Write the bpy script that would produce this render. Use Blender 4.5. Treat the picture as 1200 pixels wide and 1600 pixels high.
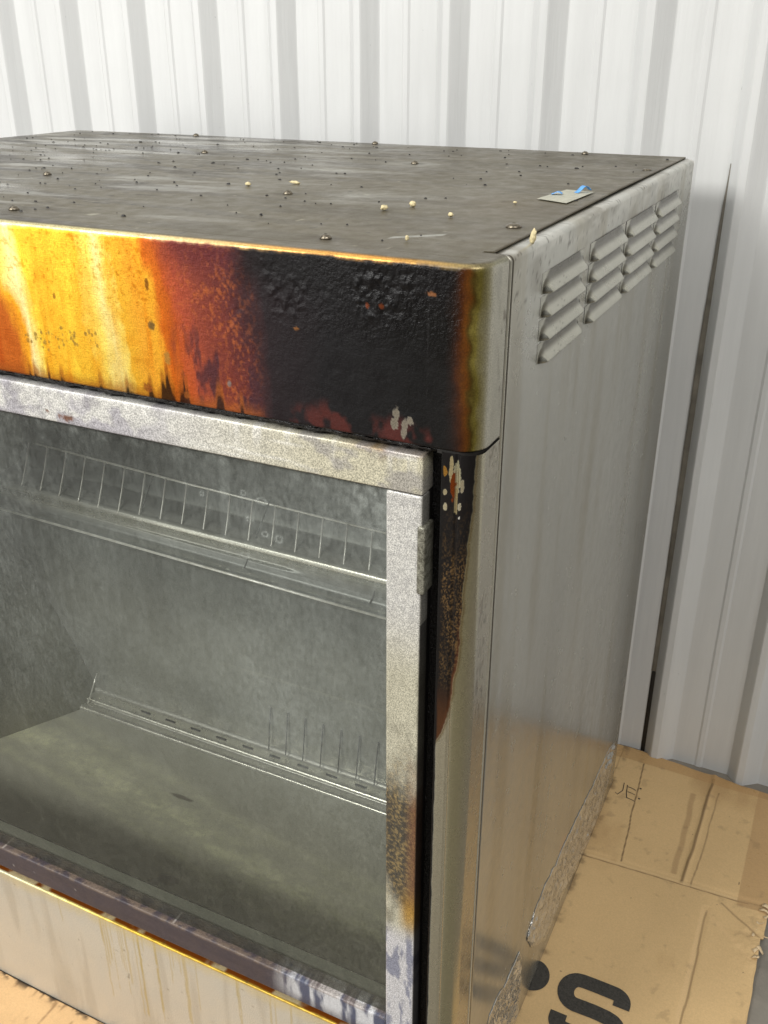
import bpy, bmesh, math, random
import numpy as np
from mathutils import Vector, Matrix
random.seed(7)
S = bpy.context.scene
COL = S.collection
for o in list(bpy.data.objects): bpy.data.objects.remove(o)

# ------------------------------------------------------------------ camera
cam = bpy.data.cameras.new('camera'); camo = bpy.data.objects.new('camera', cam); COL.objects.link(camo)
CAM = Vector((0.21336, -0.58324, 1.12531))
R = Matrix(((0.89762, -0.19145, 0.39703), (0.44078, 0.38987, -0.80853), (0.0, 0.90075, 0.43434)))  # columns: right, up, back
camo.matrix_world = Matrix.Translation(CAM) @ R.to_4x4()
cam.sensor_fit = 'VERTICAL'; cam.sensor_height = 24.0; cam.lens = 24.0 * 1508.6 / 1600.0
cam.clip_start = 0.01; cam.clip_end = 100
S.camera = camo
S.render.resolution_x = 768; S.render.resolution_y = 1024

# ------------------------------------------------------------------ light
w = bpy.data.worlds.new('World'); S.world = w; w.use_nodes = True
nt = w.node_tree; bg = nt.nodes['Background']
geo = nt.nodes.new('ShaderNodeTexCoord'); sep = nt.nodes.new('ShaderNodeSeparateXYZ'); rmp = nt.nodes.new('ShaderNodeValToRGB')
mr = nt.nodes.new('ShaderNodeMapRange'); mr.inputs['From Min'].default_value = -1; mr.inputs['From Max'].default_value = 1
nt.links.new(geo.outputs['Generated'], sep.inputs[0]); nt.links.new(sep.outputs['Z'], mr.inputs['Value']); nt.links.new(mr.outputs[0], rmp.inputs[0])
e = rmp.color_ramp.elements
e[0].position = 0.40; e[0].color = (0.10, 0.095, 0.085, 1)
e[1].position = 0.95; e[1].color = (0.62, 0.64, 0.65, 1)
m_ = rmp.color_ramp.elements.new(0.56); m_.color = (0.22, 0.22, 0.215, 1)
nt.links.new(rmp.outputs[0], bg.inputs['Color']); bg.inputs['Strength'].default_value = 0.85
def area(name, loc, target, sx, sy, power, col=(1, 1, 1)):
    l = bpy.data.lights.new(name, 'AREA'); l.shape = 'RECTANGLE'; l.size = sx; l.size_y = sy; l.energy = power; l.color = col
    o = bpy.data.objects.new(name, l); COL.objects.link(o); o.location = loc
    o.rotation_euler = (Vector(target) - Vector(loc)).to_track_quat('-Z', 'Y').to_euler()
    return o
area('left_area_light', (-3.6, -2.7, 1.3), (-0.4, 0.1, 0.8), 2.2, 2.6, 62, (1.0, 0.99, 0.97))  # large lamp added at far left to brighten the fascia
area('overhead_light', (-1.3, -0.6, 3.6), (-0.3, 0.3, 0.6), 2.4, 0.5, 22, (1.0, 0.99, 0.96))
area('overhead_light', (-1.9, -3.0, 2.9), (-0.4, 0.2, 0.4), 2.0, 0.9, 190, (1.0, 0.99, 0.96))  # high front lamp added to brighten the cavity
area('overhead_light', (1.9, -1.7, 3.2), (0.0, 0.5, 0.3), 2.0, 0.6, 78, (1.0, 0.98, 0.95))
S.view_settings.view_transform = 'Standard'; S.view_settings.look = 'None'
S.view_settings.exposure = -0.22; S.view_settings.gamma = 1.0
S.render.engine = 'CYCLES'

# ------------------------------------------------------------------ numpy helpers
def _hash(i, j, s):
    n = (i.astype(np.int64) * 374761393 + j.astype(np.int64) * 668265263 + s * 1442695041) & 0xFFFFFFFF
    n = ((n ^ (n >> 13)) * 1274126177) & 0xFFFFFFFF
    n = n ^ (n >> 16)
    return (n & 0xFFFFFF) / float(0xFFFFFF)
def vn(x, y, s=0):
    x = np.asarray(x, float); y = np.asarray(y, float) + 0 * x; x = x + 0 * y
    i = np.floor(x); j = np.floor(y); fx = x - i; fy = y - j
    fx = fx * fx * (3 - 2 * fx); fy = fy * fy * (3 - 2 * fy)
    a = _hash(i, j, s); b = _hash(i + 1, j, s); c = _hash(i, j + 1, s); d = _hash(i + 1, j + 1, s)
    return (a * (1 - fx) + b * fx) * (1 - fy) + (c * (1 - fx) + d * fx) * fy
def fbm(x, y, s=0, o=4):
    r = 0; a = 0.5; t = 0
    for k in range(o):
        r = r + a * vn(x * 2 ** k + 17.3 * k, y * 2 ** k - 9.1 * k, s + k * 31); t += a; a *= 0.55
    return r / t
def sm(e0, e1, v):
    t = np.clip((v - e0) / (e1 - e0), 0, 1); return t * t * (3 - 2 * t)
def lin(c):
    c = np.asarray(c, float) / 255.0
    return np.where(c <= 0.04045, c / 12.92, ((c + 0.055) / 1.055) ** 2.4)
def mix(a, b, t):
    t = np.asarray(t)[..., None] if np.ndim(t) else t
    return a * (1 - t) + b * t
def ramp(v, stops):
    xs = [s[0] for s in stops]; cs = np.array([lin(s[1]) for s in stops])
    return np.stack([np.interp(v, xs, cs[:, k]) for k in range(3)], -1)
def const(n, c): return np.tile(lin(c), (n, 1))

# ------------------------------------------------------------------ object helpers
def tag(o, label=None, cat=None, group=None, kind=None):
    if label: o['label'] = label
    if cat: o['category'] = cat
    if group: o['group'] = group
    if kind: o['kind'] = kind
    return o
def wloc(o):
    v = Vector(o.location)
    while o.parent: o = o.parent; v += Vector(o.location)
    return v
def link(name, me, mat, parent=None):
    """mesh data are in world coordinates; a child is shifted back by its parents' offsets"""
    o = bpy.data.objects.new(name, me); COL.objects.link(o)
    if mat: me.materials.append(mat)
    if parent is not None:
        off = wloc(parent); o.parent = parent
        me.transform(Matrix.Translation(-off))
    return o
def np_mesh(name, V, F, mat, parent=None, colfn=None, smooth=True):
    me = bpy.data.meshes.new(name); V = np.asarray(V, float); F = np.asarray(F)
    me.vertices.add(len(V)); me.vertices.foreach_set('co', V.ravel())
    k = F.shape[1]
    me.loops.add(F.size); me.loops.foreach_set('vertex_index', F.ravel().astype(np.int32))
    me.polygons.add(len(F)); me.polygons.foreach_set('loop_start', np.arange(0, F.size, k, dtype=np.int32))
    me.polygons.foreach_set('loop_total', np.full(len(F), k, np.int32))
    me.update(calc_edges=True); me.validate()
    me.polygons.foreach_set('use_smooth', np.full(len(me.polygons), smooth))
    if colfn:
        n = len(V); c, r, m, b = colfn(V[:, 0], V[:, 1], V[:, 2])
        A = np.ones((n, 4)); A[:, :3] = np.clip(c, 0, 1); P = np.ones((n, 4)); P[:, 0] = r; P[:, 1] = m; P[:, 2] = b
        for nm, arr in (('stain', A), ('finish', P)):
            at = me.attributes.new(nm, 'FLOAT_COLOR', 'POINT'); at.data.foreach_set('color', arr.astype(np.float32).ravel())
    return link(name, me, mat, parent)
def grid_faces(nu, nv, flip=False):
    i = np.arange(nu - 1)[:, None]; j = np.arange(nv - 1)[None, :]
    a = i * nv + j; F = np.stack([a, a + nv, a + nv + 1, a + 1], -1).reshape(-1, 4)
    return F[:, ::-1] if flip else F
def grid(name, P, mat, parent=None, colfn=None, flip=False, smooth=True):
    nu, nv = P.shape[:2]
    return np_mesh(name, P.reshape(-1, 3), grid_faces(nu, nv, flip), mat, parent, colfn, smooth)
def rbox(name, lo, hi, mat, parent=None, r=0.0015, step=0.05, colfn=None, warp=None):
    """rounded box with a dense welded grid"""
    lo = np.array(lo, float); hi = np.array(hi, float); r = min(r, (hi - lo).min() * 0.49)
    cs = []
    for a in range(3):
        L = hi[a] - lo[a]; n = max(1, int(round((L - 2 * r) / step)))
        cs.append(np.concatenate([[lo[a], lo[a] + r * 0.35], np.linspace(lo[a] + r, hi[a] - r, n + 1), [hi[a] - r * 0.35, hi[a]]]))
    V = []; F = []; idx = {}
    def vid(i, j, k):
        q = (i, j, k)
        if q not in idx: idx[q] = len(V); V.append((cs[0][i], cs[1][j], cs[2][k]))
        return idx[q]
    n = [len(c) for c in cs]
    for a in range(3):
        b, c = (a + 1) % 3, (a + 2) % 3
        for side in (0, n[a] - 1):
            for p in range(n[b] - 1):
                for q in range(n[c] - 1):
                    f = []
                    for dp, dq in ((0, 0), (1, 0), (1, 1), (0, 1)):
                        t = [0, 0, 0]; t[a] = side; t[b] = p + dp; t[c] = q + dq; f.append(vid(*t))
                    F.append(f if side else f[::-1])
    V = np.array(V); Q = np.clip(V, lo + r, hi - r); D = V - Q; L = np.linalg.norm(D, axis=1, keepdims=True)
    V = np.where(L > 1e-9, Q + D / np.maximum(L, 1e-9) * r, V)
    if warp is not None: V = warp(V)
    return np_mesh(name, V, np.array(F), mat, parent, colfn)
def tube(name, pts, rad, mat, parent=None, seg=10):
    pts = [Vector(p) for p in pts]; bm = bmesh.new(); rings = []
    for i, p in enumerate(pts):
        t = (pts[min(i + 1, len(pts) - 1)] - pts[max(i - 1, 0)]).normalized()
        a = t.orthogonal().normalized() if i == 0 else (a - t * a.dot(t)).normalized()
        b = t.cross(a); rr = rad[i] if isinstance(rad, (list, tuple)) else rad
        rings.append([bm.verts.new(p + a * rr * math.cos(2 * math.pi * k / seg) + b * rr * math.sin(2 * math.pi * k / seg)) for k in range(seg)])
    for A, B in zip(rings, rings[1:]):
        for k in range(seg): bm.faces.new((A[k], A[(k + 1) % seg], B[(k + 1) % seg], B[k]))
    bm.faces.new(rings[0][::-1]); bm.faces.new(rings[-1])
    bmesh.ops.recalc_face_normals(bm, faces=bm.faces)
    me = bpy.data.meshes.new(name); bm.to_mesh(me); bm.free()
    for p in me.polygons: p.use_smooth = len(p.vertices) == 4
    return link(name, me, mat, parent)

# ------------------------------------------------------------------ materials
def nodes(name):
    m = bpy.data.materials.new(name); m.use_nodes = True; t = m.node_tree
    return m, t, t.nodes['Principled BSDF'], lambda ty, **k: mk(t, ty, k)
def mk(t, ty, k):
    n = t.nodes.new(ty)
    for a, b in k.items():
        if hasattr(n, a): setattr(n, a, b)
        else: n.inputs[a].default_value = b
    return n
def noise_on(t, N, scale, sx=(1, 1, 1), detail=4, rough=0.55):
    g = N('ShaderNodeNewGeometry'); mp = N('ShaderNodeMapping'); mp.inputs['Scale'].default_value = sx
    n = N('ShaderNodeTexNoise'); n.inputs['Scale'].default_value = scale; n.inputs['Detail'].default_value = detail; n.inputs['Roughness'].default_value = rough
    t.links.new(g.outputs['Position'], mp.inputs[0]); t.links.new(mp.outputs[0], n.inputs['Vector'])
    return n
def mrange(t, N, src, a, b, c, d):
    m = N('ShaderNodeMapRange'); m.inputs['From Min'].default_value = a; m.inputs['From Max'].default_value = b
    m.inputs['To Min'].default_value = c; m.inputs['To Max'].default_value = d; t.links.new(src, m.inputs['Value']); return m.outputs[0]
def mulcol(t, N, a, b):
    m = N('ShaderNodeMix', data_type='RGBA', blend_type='MULTIPLY'); m.inputs[0].default_value = 1
    t.links.new(a, m.inputs[6]); t.links.new(b, m.inputs[7]); return m.outputs[2]
def steel_stained(name, grain=(1, 1, 1), gscale=900, gamt=(0.82, 1.14), brush=None, bumpd=0.0012, bscale=260, spec=0.5, bump2=0.22, tight=0.2):
    """surface whose colour and finish come from per-vertex stains, with fine grain and brushing on top"""
    m, t, b, N = nodes(name)
    a1 = N('ShaderNodeAttribute'); a1.attribute_name = 'stain'; a2 = N('ShaderNodeAttribute'); a2.attribute_name = 'finish'
    sp = N('ShaderNodeSeparateColor'); t.links.new(a2.outputs['Color'], sp.inputs[0])
    g = noise_on(t, N, gscale, grain, 3, 0.6)
    v = mrange(t, N, g.outputs['Fac'], 0.5 - tight, 0.5 + tight, gamt[0], gamt[1])
    t.links.new(mulcol(t, N, a1.outputs['Color'], v), b.inputs['Base Color'])
    rg = noise_on(t, N, 60, (1, 1, 1), 5, 0.6)
    rr = mrange(t, N, rg.outputs['Fac'], 0.3, 0.7, 0.8, 1.2)
    mu = N('ShaderNodeMath', operation='MULTIPLY'); t.links.new(sp.outputs[0], mu.inputs[0]); t.links.new(rr, mu.inputs[1])
    t.links.new(mu.outputs[0], b.inputs['Roughness']); t.links.new(sp.outputs[1], b.inputs['Metallic'])
    b.inputs['Specular IOR Level'].default_value = spec
    n1 = noise_on(t, N, bscale, (1, 1, 1), 5, 0.6)
    bp = N('ShaderNodeBump'); bp.inputs['Distance'].default_value = bumpd
    t.links.new(sp.outputs[2], bp.inputs['Strength']); t.links.new(n1.outputs['Fac'], bp.inputs['Height'])
    last = bp
    if brush:
        n2 = noise_on(t, N, 1.0, brush, 2, 0.5)
        b2 = N('ShaderNodeBump'); b2.inputs['Distance'].default_value = 0.0004; b2.inputs['Strength'].default_value = bump2
        t.links.new(n2.outputs['Fac'], b2.inputs['Height']); t.links.new(last.outputs[0], b2.inputs['Normal']); last = b2
    t.links.new(last.outputs[0], b.inputs['Normal'])
    return m
def simple(name, c, rough=0.5, metal=0.0, var=0.2, nscale=40, bump=0.2, bscale=200, bd=0.001, stretch=(1, 1, 1), spec=0.5):
    m, t, b, N = nodes(name)
    n = noise_on(t, N, nscale, stretch, 6, 0.6)
    cr = N('ShaderNodeValToRGB'); c = lin(c)
    cr.color_ramp.elements[0].position = 0.3; cr.color_ramp.elements[1].position = 0.7
    cr.color_ramp.elements[0].color = (*(c * (1 - var)), 1); cr.color_ramp.elements[1].color = (*np.clip(c * (1 + var), 0, 1), 1)
    t.links.new(n.outputs['Fac'], cr.inputs[0]); t.links.new(cr.outputs[0], b.inputs['Base Color'])
    b.inputs['Roughness'].default_value = rough; b.inputs['Metallic'].default_value = metal; b.inputs['Specular IOR Level'].default_value = spec
    if bump:
        n2 = noise_on(t, N, bscale, stretch, 4, 0.6); bp = N('ShaderNodeBump'); bp.inputs['Distance'].default_value = bd; bp.inputs['Strength'].default_value = bump
        t.links.new(n2.outputs['Fac'], bp.inputs['Height']); t.links.new(bp.outputs[0], b.inputs['Normal'])
    return m
M_fascia = steel_stained('varnished stainless steel', gscale=900, gamt=(0.70, 1.22), spec=0.22, brush=(30, 30, 1500))
M_side = steel_stained('brushed side steel', grain=(1, 1, 0.12), gscale=700, gamt=(0.93, 1.06), brush=(700, 700, 5), bumpd=0.0004, bump2=0.10)
M_post = steel_stained('burnt post steel', gscale=1300, gamt=(0.72, 1.22), brush=(700, 700, 5), bumpd=0.0004, bump2=0.10, spec=0.22)
M_top = steel_stained('dusty top steel', spec=0.22, gscale=1100, gamt=(0.86, 1.14), bumpd=0.0008, bscale=420)
M_frame = steel_stained('mottled aluminium frame', gscale=1100, tight=0.12, gamt=(0.50, 1.18), bumpd=0.0008, bscale=500)
M_tar = simple('baked black grease', (16, 13, 12), 0.32, 0, 0.6, 90, 0.9, 330, 0.003)
M_dark = simple('dark soot and shade', (26, 23, 20), 0.6, 0, 0.5, 60, 0.5, 200)
M_screw = simple('worn screw steel', (120, 112, 98), 0.33, 0.9, 0.35, 300, 0.3, 900, 0.0004)
M_rod = simple('bright wire', (240, 238, 224), 0.30, 0.35, 0.25, 70, 0.25, 500, 0.0005)
M_cav = simple('dull cavity steel', (118, 122, 112), 0.42, 0.55, 0.35, 9, 0.3, 120, 0.001)
M_cavtop = simple('sooty cavity steel', (74, 78, 74), 0.5, 0.5, 0.4, 12, 0.3, 120, 0.001)
M_crumb = simple('yellowed foam', (206, 192, 150), 0.8, 0, 0.2, 300, 0.5, 700, 0.001)
M_ink = simple('black printing ink', (56, 53, 48), 0.7, 0, 0.55, 420, 0.2, 500)
M_blue = simple('blue tape', (96, 160, 222), 0.5, 0, 0.15, 200)
M_concrete = simple('concrete floor', (126, 120, 110), 0.6, 0, 0.22, 14, 0.4, 90, 0.002)
M_ply = simple('torn paper ply', (214, 190, 152), 0.8, 0, 0.2, 300, 0.4, 500)
M_tape = simple('brown packing tape', (176, 140, 92), 0.25, 0, 0.1, 20, 0.3, 60, 0.001)
M_film = simple('crumpled clear film', (212, 211, 206), 0.15, 0.8, 0.25, 60, 0.5, 60, 0.004, spec=0.9)
M_sticker = simple('grubby sticker paper', (168, 166, 150), 0.6, 0, 0.2, 160, 0.2, 400)

# wall paint
M_wall, t, b, N = nodes('white painted corrugated steel')
n = noise_on(t, N, 1.0, (38, 38, 2.2), 5, 0.6); n2 = noise_on(t, N, 3.0, (1, 1, 1), 5, 0.6)
c1 = mrange(t, N, n.outputs['Fac'], 0.25, 0.75, 0.93, 1.03); c2 = mrange(t, N, n2.outputs['Fac'], 0.3, 0.7, 0.96, 1.03)
base = N('ShaderNodeRGB'); base.outputs[0].default_value = (0.62, 0.625, 0.615, 1)
sp_ = noise_on(t, N, 170, (1, 1, 0.5), 2, 0.5)
spk = mrange(t, N, sp_.outputs['Fac'], 0.76, 0.80, 1.0, 0.72)
t.links.new(mulcol(t, N, mulcol(t, N, mulcol(t, N, base.outputs[0], c1), c2), spk), b.inputs['Base Color'])
b.inputs['Roughness'].default_value = 0.34; b.inputs['Specular IOR Level'].default_value = 0.45
bp = N('ShaderNodeBump'); bp.inputs['Distance'].default_value = 0.004; bp.inputs['Strength'].default_value = 0.35
t.links.new(n.outputs['Fac'], bp.inputs['Height']); t.links.new(bp.outputs[0], b.inputs['Normal'])

# cardboard
M_card = steel_stained('kraft cardboard', gscale=500, gamt=(0.92, 1.06), bumpd=0.0012, bscale=120, spec=0.25)

# glass
M_glass, t, b, N = nodes('greasy glass')
out = t.nodes['Material Output']; t.nodes.remove(b)
a2 = N('ShaderNodeAttribute'); a2.attribute_name = 'finish'; sp = N('ShaderNodeSeparateColor'); t.links.new(a2.outputs['Color'], sp.inputs[0])
tr = N('ShaderNodeBsdfTransparent'); tr.inputs[0].default_value = (0.97, 0.98, 0.96, 1)
gl = N('ShaderNodeBsdfGlossy'); gl.inputs['Roughness'].default_value = 0.06
fr = N('ShaderNodeFresnel'); fr.inputs[0].default_value = 1.45
df = N('ShaderNodeBsdfDiffuse'); a1 = N('ShaderNodeAttribute'); a1.attribute_name = 'stain'; t.links.new(a1.outputs['Color'], df.inputs[0])
m1 = N('ShaderNodeMixShader'); m2 = N('ShaderNodeMixShader')
sc = noise_on(t, N, 1.0, (300, 300, 110), 4, 0.7); sc2 = noise_on(t, N, 160, (1, 1, 1), 5, 0.7)
k1 = mrange(t, N, sc.outputs['Fac'], 0.35, 0.75, 0.7, 1.35); k2 = mrange(t, N, sc2.outputs['Fac'], 0.35, 0.75, 0.75, 1.3)
x1 = N('ShaderNodeMath', operation='MULTIPLY'); x2 = N('ShaderNodeMath', operation='MULTIPLY')
t.links.new(sp.outputs[0], x1.inputs[0]); t.links.new(k1, x1.inputs[1]); t.links.new(x1.outputs[0], x2.inputs[0]); t.links.new(k2, x2.inputs[1])
x2.use_clamp = True
t.links.new(fr.outputs[0], m1.inputs[0]); t.links.new(tr.outputs[0], m1.inputs[1]); t.links.new(gl.outputs[0], m1.inputs[2])
t.links.new(x2.outputs[0], m2.inputs[0]); t.links.new(m1.outputs[0], m2.inputs[1]); t.links.new(df.outputs[0], m2.inputs[2])
t.links.new(m2.outputs[0], out.inputs['Surface'])

# ------------------------------------------------------------------ setting: floor and wall
YW = 0.841
o = grid('floor', np.array([[(x, y, 0.0) for y in (-12, 0, YW + 0.4)] for x in (-12, 0, 12)], float), M_concrete, flip=False)
tag(o, kind='structure')
prof = []
P0 = -0.2077; PIT = 0.1425
for k in range(-26, 17):
    r = P0 + k * PIT              # right foot of a rib
    prof += [(r - 0.050, YW), (r - 0.0485, YW - 0.0012), (r - 0.036, YW - 0.0165), (r - 0.034, YW - 0.018), (r - 0.0245, YW - 0.018), (r - 0.0225, YW - 0.0168), (r - 0.002, YW - 0.001), (r, YW)]
    q = r + 0.0435
    prof += [(q - 0.0065, YW), (q - 0.003, YW - 0.0018), (q + 0.003, YW - 0.0018), (q + 0.0065, YW)]
prof = np.array(prof)
zs = np.linspace(-0.02, 3.2, 60)
PX, ZZ = np.meshgrid(prof[:, 0], zs, indexing='ij'); PY, _ = np.meshgrid(prof[:, 1], zs, indexing='ij')
wob = (fbm(PX * 5, ZZ * 1.6, 5) - 0.5) * 0.006
W_ = grid('corrugated_wall', np.stack([PX + (fbm(PX * 3 + 9, ZZ * 2.5, 8) - 0.5) * 0.003, PY + wob, ZZ], -1), M_wall, flip=False, smooth=False)
tag(W_, 'white painted corrugated metal wall with vertical ribs behind the steel cabinet', 'wall')
m = W_.modifiers.new('t', 'SOLIDIFY'); m.thickness = 0.001; m.offset = 1

# dark strip added for cabinet shade and sheet lap, left foot of the rib
rib_foot = P0 + 2 * PIT - 0.0505
M_shade = simple('grey shade strip', (108, 103, 93), 0.6, 0, 0.35, 30, 0.4, 120)
rbox('shade_strip', (rib_foot - 0.0050, YW - 0.0030, 0.17), (rib_foot + 0.0035, YW - 0.0010, 0.985), M_shade, W_, r=0.0008, step=0.02, warp=lambda V: np.stack([rib_foot + 0.0030 + (V[:, 0] - rib_foot - 0.0030) * np.clip((0.99 - V[:, 2]) / 0.25, 0.04, 1) ** 0.6 + 0.0008 * (fbm(V[:, 2] * 40, V[:, 2] * 0, 3) - 0.5), V[:, 1], V[:, 2]], -1))
rbox('shade_strip', (rib_foot - 0.0045, YW - 0.0032, 0.0), (rib_foot + 0.0035, YW - 0.0012, 0.1695), M_dark, W_, r=0.0008, step=0.3)  # darker lower piece of the added shade strip
# ------------------------------------------------------------------ cardboard
def card_col(x, y, z):
    n = len(x); c = const(n, (204, 173, 126))
    c = c * (0.93 + 0.16 * fbm(x * 9, y * 9, 3))[:, None]
    c = mix(c, c * lin((214, 205, 196)), 0.6 * sm(0.55, 0.8, fbm(x * 14 + 3, y * 5, 11)))
    def line(x0, y0, x1, y1, wd, col, amt):
        nonlocal c
        d = np.array([x1 - x0, y1 - y0]); L = np.hypot(*d); d = d / L
        wx = x + (vn(x * 30, y * 30, 3) - 0.5) * 0.003
        s = (wx - x0) * d[0] + (y - y0) * d[1]; q = np.abs(-(wx - x0) * d[1] + (y - y0) * d[0])
        mk_ = (1 - sm(wd * 0.4, wd, q)) * (s > 0) * (s < L) * amt
        c = mix(c, const(n, col), mk_)
    line(0.0357, 0.80, 0.0545, 0.561, 0.0016, (96, 76, 52), 0.8)
    line(0.1518, 0.81, 0.1463, 0.557, 0.003, (112, 90, 62), 0.75)
    line(0.166, 0.78, 0.160, 0.556, 0.0016, (122, 98, 70), 0.6)
    line(0.128, 0.76, 0.132, 0.57, 0.006, (150, 120, 84), 0.5)
    line(0.0, 0.551, 0.24, 0.563, 0.0035, (214, 184, 138), 0.6)
    line(0.0, 0.547, 0.24, 0.559, 0.0016, (120, 94, 64), 0.7)
    line(0.184, 0.523, 0.187, 0.2, 0.0045, (212, 180, 134), 0.6)
    line(0.188, 0.523, 0.191, 0.2, 0.002, (116, 92, 64), 0.6)
    line(0.186, 0.525, 0.262, 0.45, 0.004, (208, 176, 130), 0.5)
    line(0.205, 0.545, 0.262, 0.50, 0.002, (126, 100, 70), 0.6)
    # tape band along the back edge and right flap
    tape = sm(0.797, 0.799, y + (vn(x * 12, y, 2) - .5) * 0.004) ; c = mix(c, const(n, (176, 138, 90)), 0.6 * tape)
    t2 = sm(0.2245, 0.2255, x) * (y > 0.55); c = mix(c, const(n, (168, 132, 90)), 0.55 * t2)
    # scuffs and specks
    g = sm(0.66, 0.80, fbm(x * 60, y * 60, 21)); c = mix(c, const(n, (126, 104, 78)), 0.25 * g)
    h = vn(x * 260, y * 260, 41); c = mix(c, const(n, (60, 48, 36)), 0.8 * (h > 0.988))
    # grime next to the cabinet foot
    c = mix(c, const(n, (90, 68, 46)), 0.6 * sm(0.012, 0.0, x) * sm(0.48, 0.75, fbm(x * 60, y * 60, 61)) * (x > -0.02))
    r = 0.72 - 0.4 * np.maximum(tape, t2)
    return c, r, 0 * x, 0.35 + 0 * x
nx, ny = 300, 640
X, Y = np.meshgrid(np.linspace(-0.12, 0.2635, nx), np.linspace(-0.02, 0.832, ny), indexing='ij')
Z = 0.0045 + 0.0016 * fbm(X * 9, Y * 9, 5)
Z += 0.0022 * np.exp(-((X - 0.148 - 0.02 * (Y - .6)) / 0.004) ** 2) * (Y > 0.557)
Z -= 0.002 * np.exp(-((Y - 0.555 - 0.045 * X) / 0.005) ** 2)
Z -= 0.002 * np.exp(-((X - 0.187) / 0.004) ** 2) * (Y < 0.53)
Z += 0.006 * sm(0.21, 0.2635, X) * sm(0.60, 0.50, Y) * sm(0.40, 0.48, Y) * (0.4 + fbm(X * 60, Y * 60, 9))
Z = np.where(X < -0.004, 0.004, Z); Z = np.maximum(Z, 0.004)
edge = (fbm(Y * 22, Y * 0 + 2, 4) - 0.5) * 0.006; T_ = sm(0.18, 0.2635, X); X2 = X + edge * T_ + np.where(Y > 0.5, 0.004, 0) * T_
X2 = X2 - 0.006 * T_ * sm(0.30, 0.0, Y)
Y2 = Y - sm(0.70, 0.832, Y) * (0.0 + 0.085 * np.clip(X, 0, 1)) * 0.9 + (fbm(X * 25, X * 0, 14) - .5) * 0.004 * sm(0.78, 0.832, Y)
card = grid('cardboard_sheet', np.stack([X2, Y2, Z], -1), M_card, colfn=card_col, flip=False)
tag(card, 'creased tan cardboard with a large black printed S lying right of the cabinet', 'cardboard')
sd = card.modifiers.new('t', 'SOLIDIFY'); sd.thickness = 0.0038; sd.offset = -1
# print on the cardboard
def ribbon(name, pts, wd, z, mat, parent):
    pts = np.array(pts, float); d = np.gradient(pts, axis=0); d /= np.linalg.norm(d, axis=1, keepdims=True); nrm = np.stack([-d[:, 1], d[:, 0]], 1)
    ks = np.linspace(-1, 1, 7)
    P = np.array([[(p[0] + k * wd / 2 * q[0], p[1] + k * wd / 2 * q[1], 0) for k in ks] for p, q in zip(pts, nrm)])
    P[..., 2] = z + 0.0016 * fbm(P[..., 0] * 9, P[..., 1] * 9, 5)
    return grid(name, P, mat, parent, flip=False)
def arc(cx, cy, rx, ry, a0, a1, n=9): return [(cx + rx * math.cos(math.radians(a0 + (a1 - a0) * k / n)), cy + ry * math.sin(math.radians(a0 + (a1 - a0) * k / n))) for k in range(n + 1)]
path = [(0.1155, 0.310), (0.1155, 0.316)] + arc(0.103, 0.317, 0.0125, 0.0115, 0, 90)[1:] + [(0.08, 0.3288), (0.062, 0.3285)] + arc(0.060, 0.309, 0.0165, 0.0195, 92, 268)[1:] + [(0.085, 0.290), (0.102, 0.289)] + arc(0.104, 0.269, 0.0165, 0.0195, 88, -88)[1:] + [(0.08, 0.2495), (0.06, 0.2495)] + arc(0.058, 0.261, 0.0125, 0.0115, -90, -180)[1:] + [(0.0455, 0.2695)]
pp = np.array(path); s_ = np.concatenate([[0], np.cumsum(np.linalg.norm(np.diff(pp, axis=0), axis=1))]); u_ = np.linspace(0, s_[-1], 130)
pp = np.stack([np.interp(u_, s_, pp[:, 0]), np.interp(u_, s_, pp[:, 1])], 1)
rot = lambda P: P
tag(ribbon('printed_letter', rot(pp), 0.0215, 0.0052, M_ink, card))
ang = np.linspace(0, 2 * np.pi, 33); rr_ = np.linspace(0, 0.0225, 6)
P = np.array([[(-0.0025 + r * 0.98 * math.cos(a), 0.3085 + r * 1.12 * math.sin(a), 0.0052) for a in ang] for r in rr_])
P[..., 2] += 0.0016 * fbm(P[..., 0] * 9, P[..., 1] * 9, 5)
grid('printed_dot', P, M_ink, card, flip=False)
def stroke(name, pts, wd, par, mat=M_ink, z=0.0052): return ribbon(name, pts, wd, z, mat, par)
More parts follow.
